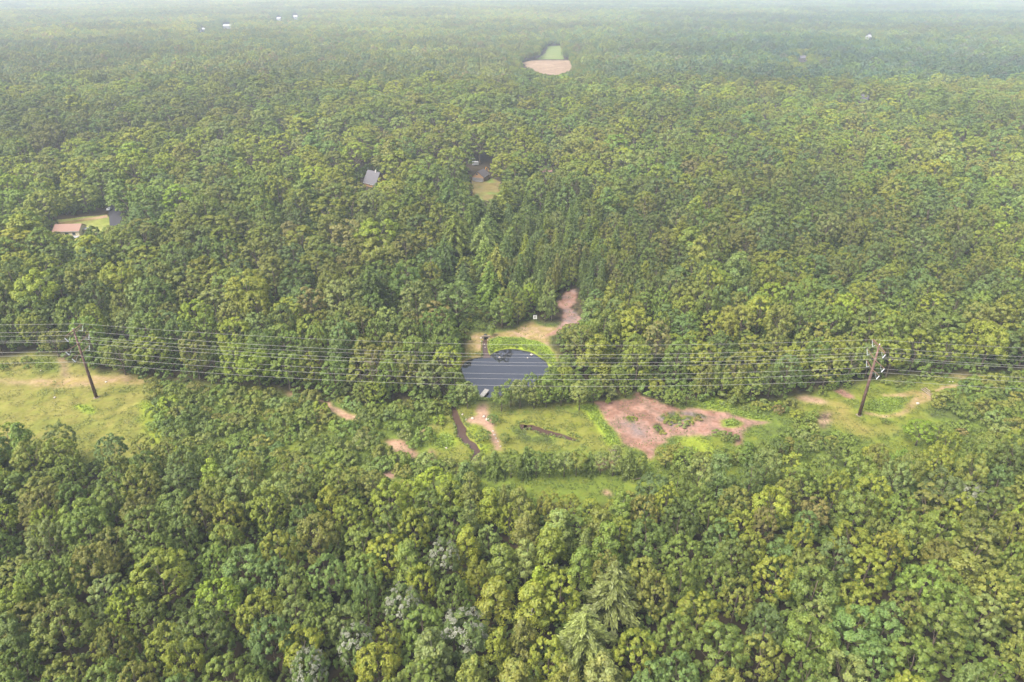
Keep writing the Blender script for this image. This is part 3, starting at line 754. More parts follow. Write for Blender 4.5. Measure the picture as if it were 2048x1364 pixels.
for i in order:
    x, y, s = float(cx[i]), float(cyy[i]), float(sp[i])
    a, b = int(x // 12), int(y // 12)
    ok = True
    for u in (a - 1, a, a + 1):
        for v in (b - 1, b, b + 1):
            for (qx, qy, qs) in grid.get((u, v), ()):
                m = (s + qs) * 0.5 if qs > 0 else s
                if (qx - x) ** 2 + (qy - y) ** 2 < m * m:
                    ok = False; break
            if not ok: break
        if not ok: break
    if ok:
        grid.setdefault((a, b), []).append((x, y, s))
        chosen.append((x, y, s))
ch = np.array(chosen)
n = len(ch)
rad = ch[:, 2] * np.where(ch[:, 1] < 175, 0.66, 0.60) * rng.uniform(0.82, 1.30, n)
hgt = np.where(ch[:, 1] < 175, 10.4 + rad * 0.75, 8.0 + rad * 1.35) + rng.normal(0, 1.0, n) * np.where(ch[:, 1] < 175, 1.1, 1.9) + 3.5 * fbm(ch[:, 0], ch[:, 1], 70, 230)
hgt = np.where(hgt < 8, 8, hgt)
ppx, ppy, pd = proj(ch[:, 0], ch[:, 1], hgt * .66)
young = (ch[:, 1] < 175) & (ppx > 930) & (ppx < 1270)
scale_try = np.ones(n)
alive = np.zeros(n, bool)
for k in (1.0, 0.91, 0.83, 0.75, 0.67, 0.59, 0.51, 0.43):
    todo = ~alive
    ok = ~blocked(ch[todo, 0], ch[todo, 1], hgt[todo] * k, rad[todo] * (0.35 + 0.65 * k))
    ii = np.where(todo)[0][ok]
    alive[ii] = True; scale_try[ii] = k
trees = []
tr = np.random.default_rng(77)
for i in range(n):
    if not alive[i]: continue
    x, y = ch[i, 0], ch[i, 1]
    u = tr.random()
    midright = 1000 < ppx[i] < 1500 and 380 < ppy[i] < 800
    if young[i]: kind = 'cone' if u < 0.6 else ('ovate' if u < 0.86 else ('spruce' if u < 0.9 else 'ragged'))
    elif 880 < ppx[i] < 1210 and 385 < ppy[i] < 570 and u < 0.5: kind = 'pine' if u < 0.27 else 'spruce'
    elif midright: kind = 'ovate' if u < 0.4 else ('cone' if u < 0.58 else ('ragged' if u < 0.8 else ('pine' if u < 0.83 else 'dome')))
    else: kind = 'dome' if u < 0.45 else ('ovate' if u < 0.68 else ('ragged' if u < 0.955 else ('cone' if u < 0.985 else 'pine')))
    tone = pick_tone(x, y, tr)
    if young[i] and tr.random() < 0.55: tone = ('yellow-green', 'olive', 'pale green')[tr.integers(3)]
    k = scale_try[i]
    hh, rr = hgt[i] * k, rad[i] * (0.35 + 0.65 * k)
    if kind == 'pine': hh, rr = hh * 1.1, rr * 0.95
    if kind == 'spruce': rr *= 0.75
    if kind in ('pine', 'spruce') and not young[i] and tr.random() < 0.6: tone = ('dark green', 'bluish green')[tr.integers(2)]
    trees.append(dict(kind=kind, x=float(x), y=float(y), h=float(hh), r=float(rr), tone=tone))

allt = heroes + edges + trees
for t in allt:
    px, py, d = proj(t['x'], t['y'], t['h'] * 0.66)
    t['px'], t['py'], t['d'] = float(px), float(py), float(d)
    hw = t['r'] / d * FPX
    t['in'] = (-hw * 0.6 < px < 2048 + hw * 0.6) and (-20 < py < 1364 + hw * 0.5)
    t['area'] = t['r'] * t['h'] / d ** 2

NAME = {'dome': 'broadleaf_tree', 'ovate': 'broadleaf_tree', 'ragged': 'broadleaf_tree', 'cone': 'young_tree', 'pine': 'pine_tree', 'spruce': 'spruce_tree', 'bush': 'shrub'}
CAP = {'broadleaf_tree': 298, 'young_tree': 110, 'pine_tree': 12, 'spruce_tree': 20, 'shrub': 400}
singles, mass, count = [], [], {}
for t in sorted(allt, key=lambda t: -(t['area'] + (1 if ('hero' in t or 'edge' in t) else 0))):
    nm = NAME[t['kind']]
    if t['in'] and count.get(nm, 0) < CAP[nm]:
        count[nm] = count.get(nm, 0) + 1
        singles.append(t)
    else:
        mass.append(t)

# ------------------------------------------------------------------ shrubs of the power line strip
SHRUB_ZONES = [
    ([(300, 768), (400, 776), (520, 790), (640, 806), (720, 806), (870, 822), (892, 850), (865, 885), (800, 905), (845, 925), (900, 925), (890, 950), (780, 965), (600, 955), (400, 930), (322, 905), (305, 850)], 4.3, 1.36),
    ([(1885, 778), (1960, 765), (2300, 752), (2300, 875), (2000, 880), (1960, 850), (1900, 835), (1868, 812)], 4.3, 1.36),
    ([(1480, 815), (1530, 806), (1590, 810), (1580, 828), (1540, 832)], 3.0, 0.85), ([(1585, 835), (1640, 830), (1650, 862), (1600, 870)], 3.2, 0.95),
    ([(1570, 800), (1700, 765), (1700, 772), (1580, 812)], 3.8, 0.7), ([(1760, 765), (1880, 752), (1890, 765), (1760, 778)], 4.2, 0.8), ([(1960, 750), (2300, 738), (2300, 750), (1960, 765)], 3.6, 0.9),
    ([(1760, 830), (1790, 838), (1790, 850), (1765, 848)], 3.0, 0.7), ([(1420, 866), (1480, 868), (1475, 882), (1430, 882)], 2.6, 0.75), ([(870, 800), (905, 800), (890, 830), (865, 825)], 3.0, 0.8),
    ([(1335, 905), (1440, 915), (1560, 895), (1560, 925), (1340, 930)], 3.4, 1.0), ([(1550, 870), (1650, 868), (1700, 885), (1640, 905), (1550, 900)], 3.4, 1.0),
    ([(930, 655), (945, 625), (965, 628), (985, 660), (955, 662)], 2.8, 0.7), ([(1112, 660), (1160, 655), (1150, 690), (1118, 688)], 2.6, 0.75), ([(1900, 850), (2040, 878), (2040, 900), (1900, 890)], 3.4, 1.0),
    ([(1326, 826), (1410, 826), (1385, 856), (1340, 860)], 2.2, 0.45), ([(0, 735), (60, 715), (110, 722), (110, 735), (0, 745)], 4.0, 0.7)]
shrubs = []
sr = np.random.default_rng(91)
BARE = {'dirt_path', 'dirt_clearing'}
for pts, s, k in SHRUB_ZONES:
    P = gpoly(pts)
    lo, hi = P.min(0), P.max(0)
    placed = []
    for _ in range(int((hi[0] - lo[0]) * (hi[1] - lo[1]) / s / s * 12)):
        x, y = sr.uniform(lo[0], hi[0]), sr.uniform(lo[1], hi[1])
        if not inside(P, np.array([x]), np.array([y]))[0]: continue
        cv, zi, w = cover_at(x, y)
        if w > 0.05 or (cv in BARE): continue
        if any(cover_at(x + dx, y + dy)[0] in BARE for dx, dy in ((1.3, 0), (-1.3, 0), (0, 1.3), (0, -1.3))): continue
        if any((x - a) ** 2 + (y - b) ** 2 < (s * 0.86) ** 2 for a, b in placed): continue
        tx, ty, _d = proj(np.array([x, x, x - 1.5, x + 1.5]), np.full(4, y), np.array([2.6 * k, 1.4 * k, 1.6 * k, 1.6 * k]))
        if any(inside(Z[0], tx, ty).any() for Z in ZONES if Z[2] in BARE): continue
        placed.append((x, y))
        rr = k * sr.uniform(1.5, 2.7); hh = rr * sr.uniform(1.15, 1.6)
        tone = TN[sr.choice(8, p=[.08, .46, .05, .05, .20, .01, .01, .14])]
        shrubs.append(dict(kind='bush', x=x, y=y, h=hh, r=rr, tone=tone))
for t in shrubs:
    px, py, d = proj(t['x'], t['y'], t['h'] * 0.5)
    t['px'], t['py'], t['d'] = float(px), float(py), float(d)
    t['in'] = -10 < px < 2058
    t['area'] = t['r'] * t['h'] / d ** 2
shrubs.sort(key=lambda t: -t['area'] if t['in'] else 0)
n_shrub = count.get('shrub', 0)
single_shrubs = [t for t in shrubs if t['in']][:298 - n_shrub]
mass_shrubs = [t for t in shrubs if not any(t is q for q in single_shrubs)]

# ------------------------------------------------------------------ labels that single each tree out
LAND = [(t['px'], t['py'], t['desc']) for t in heroes]
MARKS = [(300, 830, "the meadow's scrub edge"), (193, 795, "the meadow power pole"), (1718, 832, "the power pole by the red patch"), (668, 815, "the red dirt strip"), (745, 735, "the bare dead tree"),
         (800, 895, "the red earth patches in the scrub"), (925, 850, "the stream bend"), (968, 788, "the jetty"), (1070, 640, "the white target board"), (1275, 790, "the red clearing's tip"),
         (1460, 846, "the fern island"), (1850, 795, "the log pile"), (990, 870, "the row of white stones"), (1100, 865, "the marsh pool"), (1290, 915, "the red clearing's narrow end"),
         (1140, 600, "the rocky red track"), (970, 678, "the culvert"), (480, 870, "the middle of the scrub thicket"), (430, 790, "the scrub's upper rim"), (560, 920, "the scrub's lower rim"),
         (1990, 800, "the thicket past the log pile"), (1620, 800, "the curved dirt patch"), (1400, 895, "the bright ferns below the clearing"), (90, 770, "the meadow track"), (1150, 975, "the grassy strip behind the wood")]
ORD = ["", "second ", "third ", "fourth ", "fifth ", "sixth ", "seventh ", "eighth ", "ninth ", "tenth ", "eleventh ", "twelfth ", "thirteenth ", "fourteenth ", "fifteenth ", "sixteenth "]
FORM = {'dome': 'round-crowned', 'ovate': 'egg-shaped', 'ragged': 'loose-crowned', 'cone': 'slim', 'pine': 'tiered', 'spruce': 'dense', 'bush': 'rounded'}
KIND = {'dome': 'tree', 'ovate': 'tree', 'ragged': 'tree', 'cone': 'young tree', 'pine': 'pine', 'spruce': 'conifer', 'bush': 'shrub'}
used = {}
def relation(dx, dy):
    if abs(dx) > abs(dy) * 1.1: return "on the meadow side of" if dx < 0 else "on the log-pile side of"
    return "behind" if dy < 0 else "in front of"
def label_for(t, marks):
    best = min(marks, key=lambda m: (m[0] - t['px']) ** 2 + (1.4 * (m[1] - t['py'])) ** 2)
    rel = relation(t['px'] - best[0], t['py'] - best[1])
    rmed = {'bush': 2.1, 'cone': 2.6}.get(t['kind'], 3.9)
    size = 'big ' if t['r'] > rmed * 1.12 else ('small ' if t['r'] < rmed * 0.88 else '')
    key = (t['tone'], t['kind'], size, rel, best[2])
    k = used.get(key, 0); used[key] = k + 1
    lab = f"{ORD[min(k, 15)]}{size}{t['tone']} {FORM[t['kind']]} {KIND[t['kind']]} {rel} {best[2]}"
    w = lab.split()
    if len(w) > 16: lab = lab.replace(FORM[t['kind']] + " ", "").replace("on the log-pile", "on log-pile").replace("on the meadow", "on meadow")
    return lab
HERO_TAIL = {"pine_tree": " with layered pale boughs in the wood", "broadleaf_tree": " standing out in the dense near wood", "young_tree": " rising among the other young trees"}

# ------------------------------------------------------------------ build the single trees and shrubs
GROUP = {'broadleaf_tree': "broadleaf trees of the near wood", 'young_tree': "slim young trees", 'pine_tree': "pines in the wood", 'spruce_tree': "small conifers by the marsh", 'shrub': "shrubs under the power line"}
br = np.random.default_rng(123)
blossom_me = None
def make_blossom():
    V, F, lv, c = make_crown(300, 'dome', 16.0, 5.0, 42, 7, 48, 0.155, smooth=True)
    r = np.random.default_rng(5)
    ctr = V.reshape(-1, 4, 3).mean(1)
    keepf = (ctr[:, 2] > 9.5) & (r.random(len(ctr)) < 0.28) & (vnoise(ctr[:, 0] + 40, ctr[:, 1] + ctr[:, 2], 0.9, 77) > 0.42)
    ctr = ctr[keepf] + np.array([0, 0, 0.15]) + (ctr[keepf] - np.array([0, 0, 10])) * 0.03
    V2, F2 = leaves_to_mesh(ctr, (ctr - np.array([0, 0, 9.0])) * 0.2 + np.array([0, 0, 0.6]), r.uniform(0.10, 0.2, len(ctr)), 0.7, r)
    b = r.uniform(0.13, 0.24, len(ctr))
    return np_mesh("blossom", V2, F2, [M_BLOSSOM], fcol=np.stack([b, b * 1.02, b * 0.72], -1))
BLOSSOM_ME = make_blossom()
def place(t, marks):
    nm = NAME[t['kind']]
    h0, r0 = SPECS[t['kind']]
    lib = LIB[t['kind']]
    v = int(br.integers(len(lib)))
    if t.get('edge') and t['kind'] == 'cone' and t['h'] > 6: v = 3
    if t.get('desc') in BLOSSOM: v = 0
    crown_me, trunk_me = lib[v]
    lab = t['desc'] + HERO_TAIL[nm] if 'hero' in t else label_for(t, marks)
    lab = lab[4:] if lab.startswith("the ") else lab
    e = empty(nm, (t['x'], t['y'], ground_z(t['x'], t['y']) - 0.05), br.uniform(0, 6.28), lab, KIND[t['kind']].split()[-1] if nm != 'shrub' else 'shrub', GROUP[nm])
    sx, sz = t['r'] / r0, t['h'] / h0
    e.scale = (sx * br.uniform(0.94, 1.06), sx * br.uniform(0.94, 1.06), sz)
    c = bpy.data.objects.new("crown", crown_me); C.objects.link(c); c.parent = e
    tint = tint_of(t['tone'], br)
    c.color = (*tint, 1)
    k = bpy.data.objects.new("trunk" if nm != 'shrub' else "stem", trunk_me); C.objects.link(k); k.parent = e
    if t.get('desc') in BLOSSOM:
        b = bpy.data.objects.new("blossom", BLOSSOM_ME); C.objects.link(b); b.parent = e
    return e
for t in singles:
    place(t, MARKS if ('edge' in t) else LAND + MARKS)
for t in single_shrubs:
    place(t, MARKS)

# ------------------------------------------------------------------ the forest as one mass (instances on its own points)
protos = bpy.data.collections.new("forest_kinds")
def proto(name, V, F, lv, mb):
    """crown and trunk of one kind in one mesh, seen only through the forest"""
    if mb is not None:
        tv, tf = np.array(mb.v, float), [f for f in mb.f if len(f) == 4]
        F2 = np.concatenate([F, np.array(tf) + len(V)]); V2 = np.concatenate([V, tv])
        mi = np.concatenate([np.zeros(len(F)), np.ones(len(tf))]); lv2 = np.concatenate([lv, np.ones((len(tf), 3))])
    else:
        V2, F2, mi, lv2 = V, F, np.zeros(len(F)), lv
    o = bpy.data.objects.new(name, np_mesh(name, V2, F2, [M_LEAF_F, M_BARK], mi, fcol=lv2))
    protos.objects.link(o)
PIDX, PSPEC = {}, []
def add_proto(kind, V, F, lv, mb, h, r_):
    PIDX.setdefault(kind, []).append(len(PSPEC))
    proto(f"forest_{len(PSPEC):02d}", V, F, lv, mb); PSPEC.append((h, r_))
for kname in ('dome', 'ovate', 'ragged', 'cone'):
    h, rr = SPECS[kname]
    for v in range(3):
        V, F, lv, c = make_crown(500 + v * 7 + len(kname), kname, h, rr, *MID[kname], var=0.11, smooth=True)
        add_proto(kname, V, F, lv, trunk_mb(h, 0.24, [Vector(p) for p in c[::3]], v, 5), h, rr)
V, F, lv, limbs = make_conifer(71, 19.0, 4.6, levels=13, nb=8, droop=0.24, leaf=0.6, step=0.4, zlo=0.25, rise=0.3, plume=0.5)
mbp = MB(); mbp.tube([(0, 0, -.4), (0, 0, 9), (0, 0, 18)], [.3, .2, .05], 5)
add_proto('pine', V, F, lv, mbp, 19.0, 4.6)
V, F, lv, limbs = make_conifer(72, 11.0, 2.5, levels=14, nb=8, droop=0.36, leaf=0.42, step=0.3, zlo=0.06, rise=0.05, plume=0.35)
add_proto('spruce', V, F, lv, mbp if False else None, 11.0, 2.5)
V, F, lv, c = make_crown(600, 'bush', 3.6, 2.5, 8, 7, 16, 0.24)
add_proto('bush', V, F, lv, None, 3.6, 2.5)
PS = 46.0
for v in range(5):
    r = np.random.default_rng(800 + v)
    Vs, Fs, Ls, off = [], [], [], 0
    pts = []
    for _ in range(900):
        p = r.uniform(-PS / 2, PS / 2, 2)
        if all(((p - q) ** 2).sum() > 12.5 ** 2 for q in pts): pts.append(p)
    for p in pts:
        kind = ('dome', 'ovate')[int(r.random() < 0.35)]
        h, rr = SPECS[kind]
        V, F, lv, c = make_crown(int(r.integers(1e6)), kind, h * r.uniform(0.72, 1.3), rr * r.uniform(1.25, 1.85), *FAR[kind], var=0.11, smooth=True)
        V = V + np.array([p[0], p[1], 0])
        tone = np.array(tint_of(TN[r.choice(8, p=[.12, .26, .18, .14, .2, .02, .02, .06])], r)) / np.array([0.11, 0.15, 0.02])
        Vs.append(V); Fs.append(F + off); Ls.append(lv * tone); off += len(V)
    add_proto('patch', np.concatenate(Vs), np.concatenate(Fs), np.concatenate(Ls), None, 1.0, 1.0)

pos, rot, scl, pix, tin = [], [], [], [], []
fr = np.random.default_rng(321)
for t in mass + mass_shrubs:
    cands = PIDX[t['kind']]
    k = cands[int(fr.integers(len(cands)))]
    h0, r0 = PSPEC[k]
    pos.append((t['x'], t['y'], 0)); rot.append((0, 0, fr.uniform(0, 6.28)))
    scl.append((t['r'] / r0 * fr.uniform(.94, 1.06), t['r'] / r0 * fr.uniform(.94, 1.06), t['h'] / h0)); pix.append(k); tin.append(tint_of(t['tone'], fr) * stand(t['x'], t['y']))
# low growth between the trunks, kept dark green to paint deeper shade into the gaps
xs_, ys_ = np.meshgrid(np.arange(-420, 420, 4.6), np.arange(55, 480, 4.6), indexing='ij')
xs_ = xs_.ravel() + fr.uniform(-2, 2, xs_.size); ys_ = ys_.ravel() + fr.uniform(-2, 2, ys_.size)
kk = (np.abs(xs_) < 0.8 * ys_ + 40)
for P in NO_BASE: kk &= ~inside(P, xs_, ys_)
kk &= ~blocked(xs_, ys_, np.full(xs_.shape, 5.0), np.full(xs_.shape, 2.5))
for x, y in zip(xs_[kk], ys_[kk]):
    k = PIDX['bush'][0]; u = fr.uniform(0.7, 1.4)
    pos.append((x, y, -0.2)); rot.append((0, 0, fr.uniform(0, 6.28))); scl.append((u * 1.15, u * 1.15, u * fr.uniform(0.8, 1.6))); pix.append(k); tin.append(tint_of('dark green', fr))
STEP = PS - 5
gxp = np.arange(-5200, 5200, STEP); gyp = np.arange(FAR_D + PS * .35, 6200, STEP)
AX, AY = np.meshgrid(gxp, gyp, indexing='ij'); AX, AY = AX.ravel(), AY.ravel()
kp = (np.abs(AX) < 0.80 * AY + 80)
AX, AY = AX[kp], AY[kp]
okp = np.ones(len(AX), bool)
for dx in (-.5, -.25, 0, .25, .5):
    for dy in (-.5, -.25, 0, .25, .5):
        for z in (0, 9, 17):
            px, py, d = proj(AX + dx * PS, AY + dy * PS, z)
            for P in VIEW[11:]: okp &= ~inside(P, px, py)
        for P in NO_BASE[6:]: okp &= ~inside(P, AX + dx * PS, AY + dy * PS)
gaps = [(AX[i], AY[i]) for i in np.where(~okp)[0]]
for x, y in zip(AX[okp], AY[okp]):
    k = PIDX['patch'][int(fr.integers(5))]
    pos.append((x + fr.uniform(-3, 3), y + fr.uniform(-3, 3), -3 + 9.0 * float(vnoise(x, y, 230, 240)))); rot.append((0, 0, (math.pi / 2) * fr.integers(4)))
    s = fr.uniform(0.96, 1.08); scl.append((s, s, s * fr.uniform(0.9, 1.1))); pix.append(k)
    w = 0.7 * (vnoise(x, y, 420, 260) - 0.5) + 0.45 * float(np.clip((0.05 * y - x) / (0.4 * y), -1, 1))  # far patches: sunlit left and cloud-shaded right put into the tint
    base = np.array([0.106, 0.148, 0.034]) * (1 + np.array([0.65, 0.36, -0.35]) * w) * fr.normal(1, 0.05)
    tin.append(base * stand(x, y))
# where a far opening breaks a patch, single trees fill round it
gq = np.array([(x + fr.uniform(-PS / 2, PS / 2), y + fr.uniform(-PS / 2, PS / 2)) for x, y in gaps for _ in range(34)])
gh, gr = fr.uniform(11, 16, len(gq)), fr.uniform(4.0, 5.6, len(gq))
gok = ~blocked(gq[:, 0], gq[:, 1], gh, gr)
for P in NO_BASE[6:]: gok &= ~inside(P, gq[:, 0], gq[:, 1])
for (qx, qy), h, r_ in zip(gq[gok], gh[gok], gr[gok]):
    k = PIDX['dome'][int(fr.integers(3))]; h0, r0 = PSPEC[k]
    pos.append((qx, qy, 0)); rot.append((0, 0, fr.uniform(0, 6.28))); scl.append((r_ / r0, r_ / r0, h / h0)); pix.append(k); tin.append(tint_of(TN[int(fr.integers(5))], fr))

def scatter(name, pos, rot, scl, pix, tin, coll):
    me = bpy.data.meshes.new(name)
    me.vertices.add(len(pos)); me.vertices.foreach_set('co', np.asarray(pos, np.float32).ravel())
    for nm, typ, arr, key in (("rot", 'FLOAT_VECTOR', rot, 'vector'), ("scl", 'FLOAT_VECTOR', scl, 'vector')):
        a = me.attributes.new(nm, typ, 'POINT'); a.data.foreach_set(key, np.asarray(arr, np.float32).ravel())
    a = me.attributes.new("pick", 'INT', 'POINT'); a.data.foreach_set('value', np.asarray(pix, np.int32))
    a = me.attributes.new("tint", 'FLOAT_COLOR', 'POINT'); c = np.ones((len(pos), 4), np.float32); c[:, :3] = tin
    a.data.foreach_set('color', c.ravel())
    me.materials.append(M_LEAF_F)
    o = bpy.data.objects.new(name, me); C.objects.link(o)
    ng = bpy.data.node_groups.new(name + "_scatter", 'GeometryNodeTree')
    ng.interface.new_socket("Geometry", in_out='INPUT', socket_type='NodeSocketGeometry')
    ng.interface.new_socket("Geometry", in_out='OUTPUT', socket_type='NodeSocketGeometry')
    N, L = ng.nodes.new, ng.links.new
    gi, go, ip, ci = N('NodeGroupInput'), N('NodeGroupOutput'), N('GeometryNodeInstanceOnPoints'), N('GeometryNodeCollectionInfo')
    ci.inputs['Collection'].default_value = coll; ci.inputs['Separate Children'].default_value = True; ci.inputs['Reset Children'].default_value = True
    ip.inputs['Pick Instance'].default_value = True
    def na(nm, typ):
        q = N('GeometryNodeInputNamedAttribute'); q.data_type = typ; q.inputs['Name'].default_value = nm
        return q.outputs['Attribute']
    L(gi.outputs[0], ip.inputs['Points']); L(ci.outputs[0], ip.inputs['Instance'])
    L(na("pick", 'INT'), ip.inputs['Instance Index']); L(na("rot", 'FLOAT_VECTOR'), ip.inputs['Rotation']); L(na("scl", 'FLOAT_VECTOR'), ip.inputs['Scale'])
    L(ip.outputs[0], go.inputs[0])
    md = o.modifiers.new("scatter", 'NODES'); md.node_group = ng
    return o
forest = scatter("forest", pos, rot, scl, pix, tin, protos)
tag(forest, "dense green broadleaf forest rolling away behind the power line to the horizon", "forest", None, 'stuff')
print("singles", len(singles), count, "shrubs", len(single_shrubs), "mass", len(mass), len(mass_shrubs), "points", len(pos))

# ------------------------------------------------------------------ low plants: ferns, sedge and weeds on the open ground (nobody could count them)
ur = np.random.default_rng(17)
NU = 800000
ux, uy = ur.uniform(X0 + 5, X1 - 5, NU), ur.uniform(130, 272, NU)
ui, uj = np.round((ux - X0) / ST).astype(int), np.round((uy - Y0) / ST).astype(int)
uc, uw, uz = cls[ui, uj], water_soft[ui, uj], gz[ui, uj]
ucol = col[ui, uj]
green = (ucol[:, 1] > ucol[:, 0] * 1.02)
bright = (ucol[:, 1] > ucol[:, 0] * 1.25) & (ucol[:, 1] > 0.13)
inz = inside(gpoly(CORRIDOR), ux, uy) | inside(NO_BASE[1], ux, uy)
clump = fbm(ux, uy, 2.6, 300)
prob = np.where(bright, 0.95, np.where(green, 0.6 * (clump > 0.45), 0.3 * (clump > 0.52))) * inz * (uw < 0.10)
prob = np.where(np.isin(uc, [2, 3]), 0.10 * (fbm(ux, uy, 4.0, 320) > 0.56) * inz, prob)
bank = (uw > 0.004) & (uw < 0.30) & (fbm(ux, uy, 1.6, 310) > 0.42)
prob = np.where(bank, 0.9, prob)
ucol[np.isin(uc, [2, 3])] = np.array(GRASSY)
ucol[bank] = np.array(GRASSY) * 0.5 + np.array(MARSH) * 0.5
bright = bright | bank
sel = ur.random(NU) < prob
ux, uy, uz, ucol, bright = ux[sel], uy[sel], uz[sel], ucol[sel], bright[sel]
nn = len(ux)
hh = np.where(bright, ur.uniform(0.15, 0.75, nn), ur.uniform(0.05, 0.4, nn))
V, F = leaves_to_mesh(np.stack([ux, uy, uz + hh], -1), ur.normal(size=(nn, 3)) * 0.5 + np.array([0, -0.25, 0.8]), np.where(bright, ur.uniform(.18, .38, nn), ur.uniform(.12, .28, nn)), 0.55, ur)
b = ur.normal(1.0, 0.2, nn)[:, None]
o = bpy.data.objects.new("undergrowth", np_mesh("undergrowth", V, F, [M_COVER], fcol=np.clip(ucol * b * np.array([0.95, 1.05, 0.9]), 0.01, .5))); C.objects.link(o)
tag(o, "bright ferns, sedge and weeds covering the wet open ground", "undergrowth", None, 'stuff')

# ------------------------------------------------------------------ power poles and wires
M_POLE = mat("weathered_pole", (0.115, 0.066, 0.053), 0.8, 0.35, 1.5, 0.2)
M_ARM = mat("rusty_arm", (0.13, 0.075, 0.045), 0.8, 0.3, 3.0)
M_INS = mat("insulator_white", (0.40, 0.41, 0.41), 0.4)
M_INS_SHADE = mat("insulator_shaded", (0.3, 0.32, 0.31), 0.5)  # same pale insulator; the inner strings' shade is put into this colour
M_WIRE = mat("conductor", (0.30, 0.285, 0.27), 0.55, metal=0.1)
POLE_H = 25.0
pA, pB = G(193, 795), G(1718, 832)
ldir = (pB - pA); ldir.z = 0; ldir.normalize()
adir = Vector((-ldir.y, ldir.x, 0))              # away from the camera
LEVELS = [(22.4, 3.5), (18.6, 5.0), (15.3, 3.5)]  # conductor height, reach
def power_pole(base, label, flip):
    e = empty("power_pole", base, math.atan2(ldir.y, ldir.x), label, "power pole", "power poles under the line")
    e.location.z = ground_z(base.x, base.y) - 0.1
    MB().tube([(0, 0, -0.3), (0, 0, POLE_H * .5), (0, 0, POLE_H)], [0.52, 0.40, 0.24], 14).build("shaft", M_POLE, e, True)
    MB().box((0, 0, 0.12), (1.5, 1.5, 0.24), 0.3).build("footing", M_DEAD, e)
    MB().box((0, 0, POLE_H - 0.5), (0.2, 8.0, 0.26)).build("crossarm", M_ARM, e)
    MB().tube([(0, 0, POLE_H), (0, 0, POLE_H + 0.35)], [0.16, 0.05], 8).build("cap", M_INS, e)
    for z, L in LEVELS:
        for s in (1, -1):
            tip = Vector((0, s * (L + 1.0), z + 1.75)); root = Vector((0, s * 0.3, z + 1.2)); yoke = Vector((0, s * L, z))
            a = MB().tube([root, tip], [0.13, 0.08], 8).build("support_arm", M_ARM, e)
            st = MB()
            for k in range(9):
                q = tip.lerp(yoke, 0.06 + 0.88 * k / 8)
                d = (yoke - tip).normalized()
                st.tube([q - d * 0.075, q, q + d * 0.075], [0.07, 0.15, 0.07], 8)
            st.build("insulator", M_INS, e)
            inner = Vector((0, s * (L - 1.7), z + 1.45)); st = MB()
            for k in range(9):
                q = inner.lerp(yoke, 0.06 + 0.88 * k / 8); d = (yoke - inner).normalized()
                st.tube([q - d * 0.075, q, q + d * 0.075], [0.035, 0.085, 0.035], 6)
            st.build("insulator", M_INS_SHADE, e)
    return e
power_pole(pA, "tall brown power pole with six white insulators standing in the grass meadow", 0)
power_pole(pB, "tall brown power pole standing beside dirt tracks among scrub and grass", 1)
span = (pB - pA).length
dL = Vector((math.cos(math.atan2(ldir.y, ldir.x) + 0.028), math.sin(math.atan2(ldir.y, ldir.x) + 0.028), 0))
pZ = pA - (ldir * math.cos(0.03) + adir * math.sin(-0.03)) * 215
pC = pB + (ldir * math.cos(0.02) + adir * math.sin(0.02)) * 215
def wire(off, z, rad, sag, label):
    mb = MB(); pts = []
    P = [p + adir * off + Vector((0, 0, z)) for p in (pZ, pA, pB, pC)]
    P[0].z += 1.0
    for a, b, sg in ((P[0], P[1], sag * .8), (P[1], P[2], sag), (P[2], P[3], sag * .8)):
        for k in range(28):
            t = k / 28
            q = a.lerp(b, t); q.z -= 4 * sg * t * (1 - t); pts.append(q)
    pts.append(P[3])
    mb.tube(pts, rad, 5, caps=False)
    tag(mb.build("power_line", M_WIRE, None, True), label, "power line", "wires strung between the two poles")
wire(3.95, POLE_H - 0.3, 0.025, 4.3, "thin shield wire at the crossarm end farther from the meadow track, topmost")
wire(-3.95, POLE_H - 0.3, 0.025, 4.3, "thin shield wire at the near end of the top crossarms")
for (z, L), nm in zip(LEVELS, ("top", "middle", "bottom")):
    wire(L, z, 0.030, 5.1, f"grey conductor on the {nm} insulators of the poles' forest side")
    wire(-L, z, 0.030, 5.1, f"grey conductor on the {nm} insulators of the poles' near side")

# ------------------------------------------------------------------ things by the pond and in the clearing
M_WOODG = mat("grey_planks", (0.22, 0.21, 0.195), 0.8, 0.3, 4.0)
M_WHITE = mat("white_paint", (0.78, 0.78, 0.74), 0.5, 0.1, 5.0)
M_BLACK = mat("black_rubber", (0.02, 0.02, 0.02), 0.6)
M_ROCK = mat("pale_rock", (0.36, 0.31, 0.27), 0.9, 0.35, 3.0, 0.4)
M_CONC = mat("concrete", (0.42, 0.39, 0.36), 0.85, 0.25, 3.0)
q = G(968, 788); a0 = math.atan2((G(976, 781) - G(963, 797)).y, (G(976, 781) - G(963, 797)).x)
e = empty("jetty", (q.x, q.y, 0), a0, "small grey plank jetty at the pond's near end by the dirt path", "jetty")
mb = MB()
for k in range(16): mb.box((-2.4 + k * 0.32, 0, 0.33), (0.29, 1.6, 0.07))
mb.build("deck", M_WOODG, e)
for s in (-1, 1): MB().box((0, s * 0.62, 0.2), (5.0, 0.12, 0.18)).build("beam", M_WOODG, e)
for x in (-2.2, 0, 2.2):
    for s in (-1, 1): MB().tube([(x, s * 0.76, -1.6), (x, s * 0.76, 0.55)], 0.09, 8).build("post", M_DEAD, e)
q = G(1070, 641)
e = empty("target_board", (q.x, q.y, ground_z(q.x, q.y)), 0.05, "white square board with a dark ring on posts at the forest edge above the pond", "target board")
MB().box((0, 0, 1.75), (1.5, 0.10, 1.7)).build("board", M_WHITE, e)
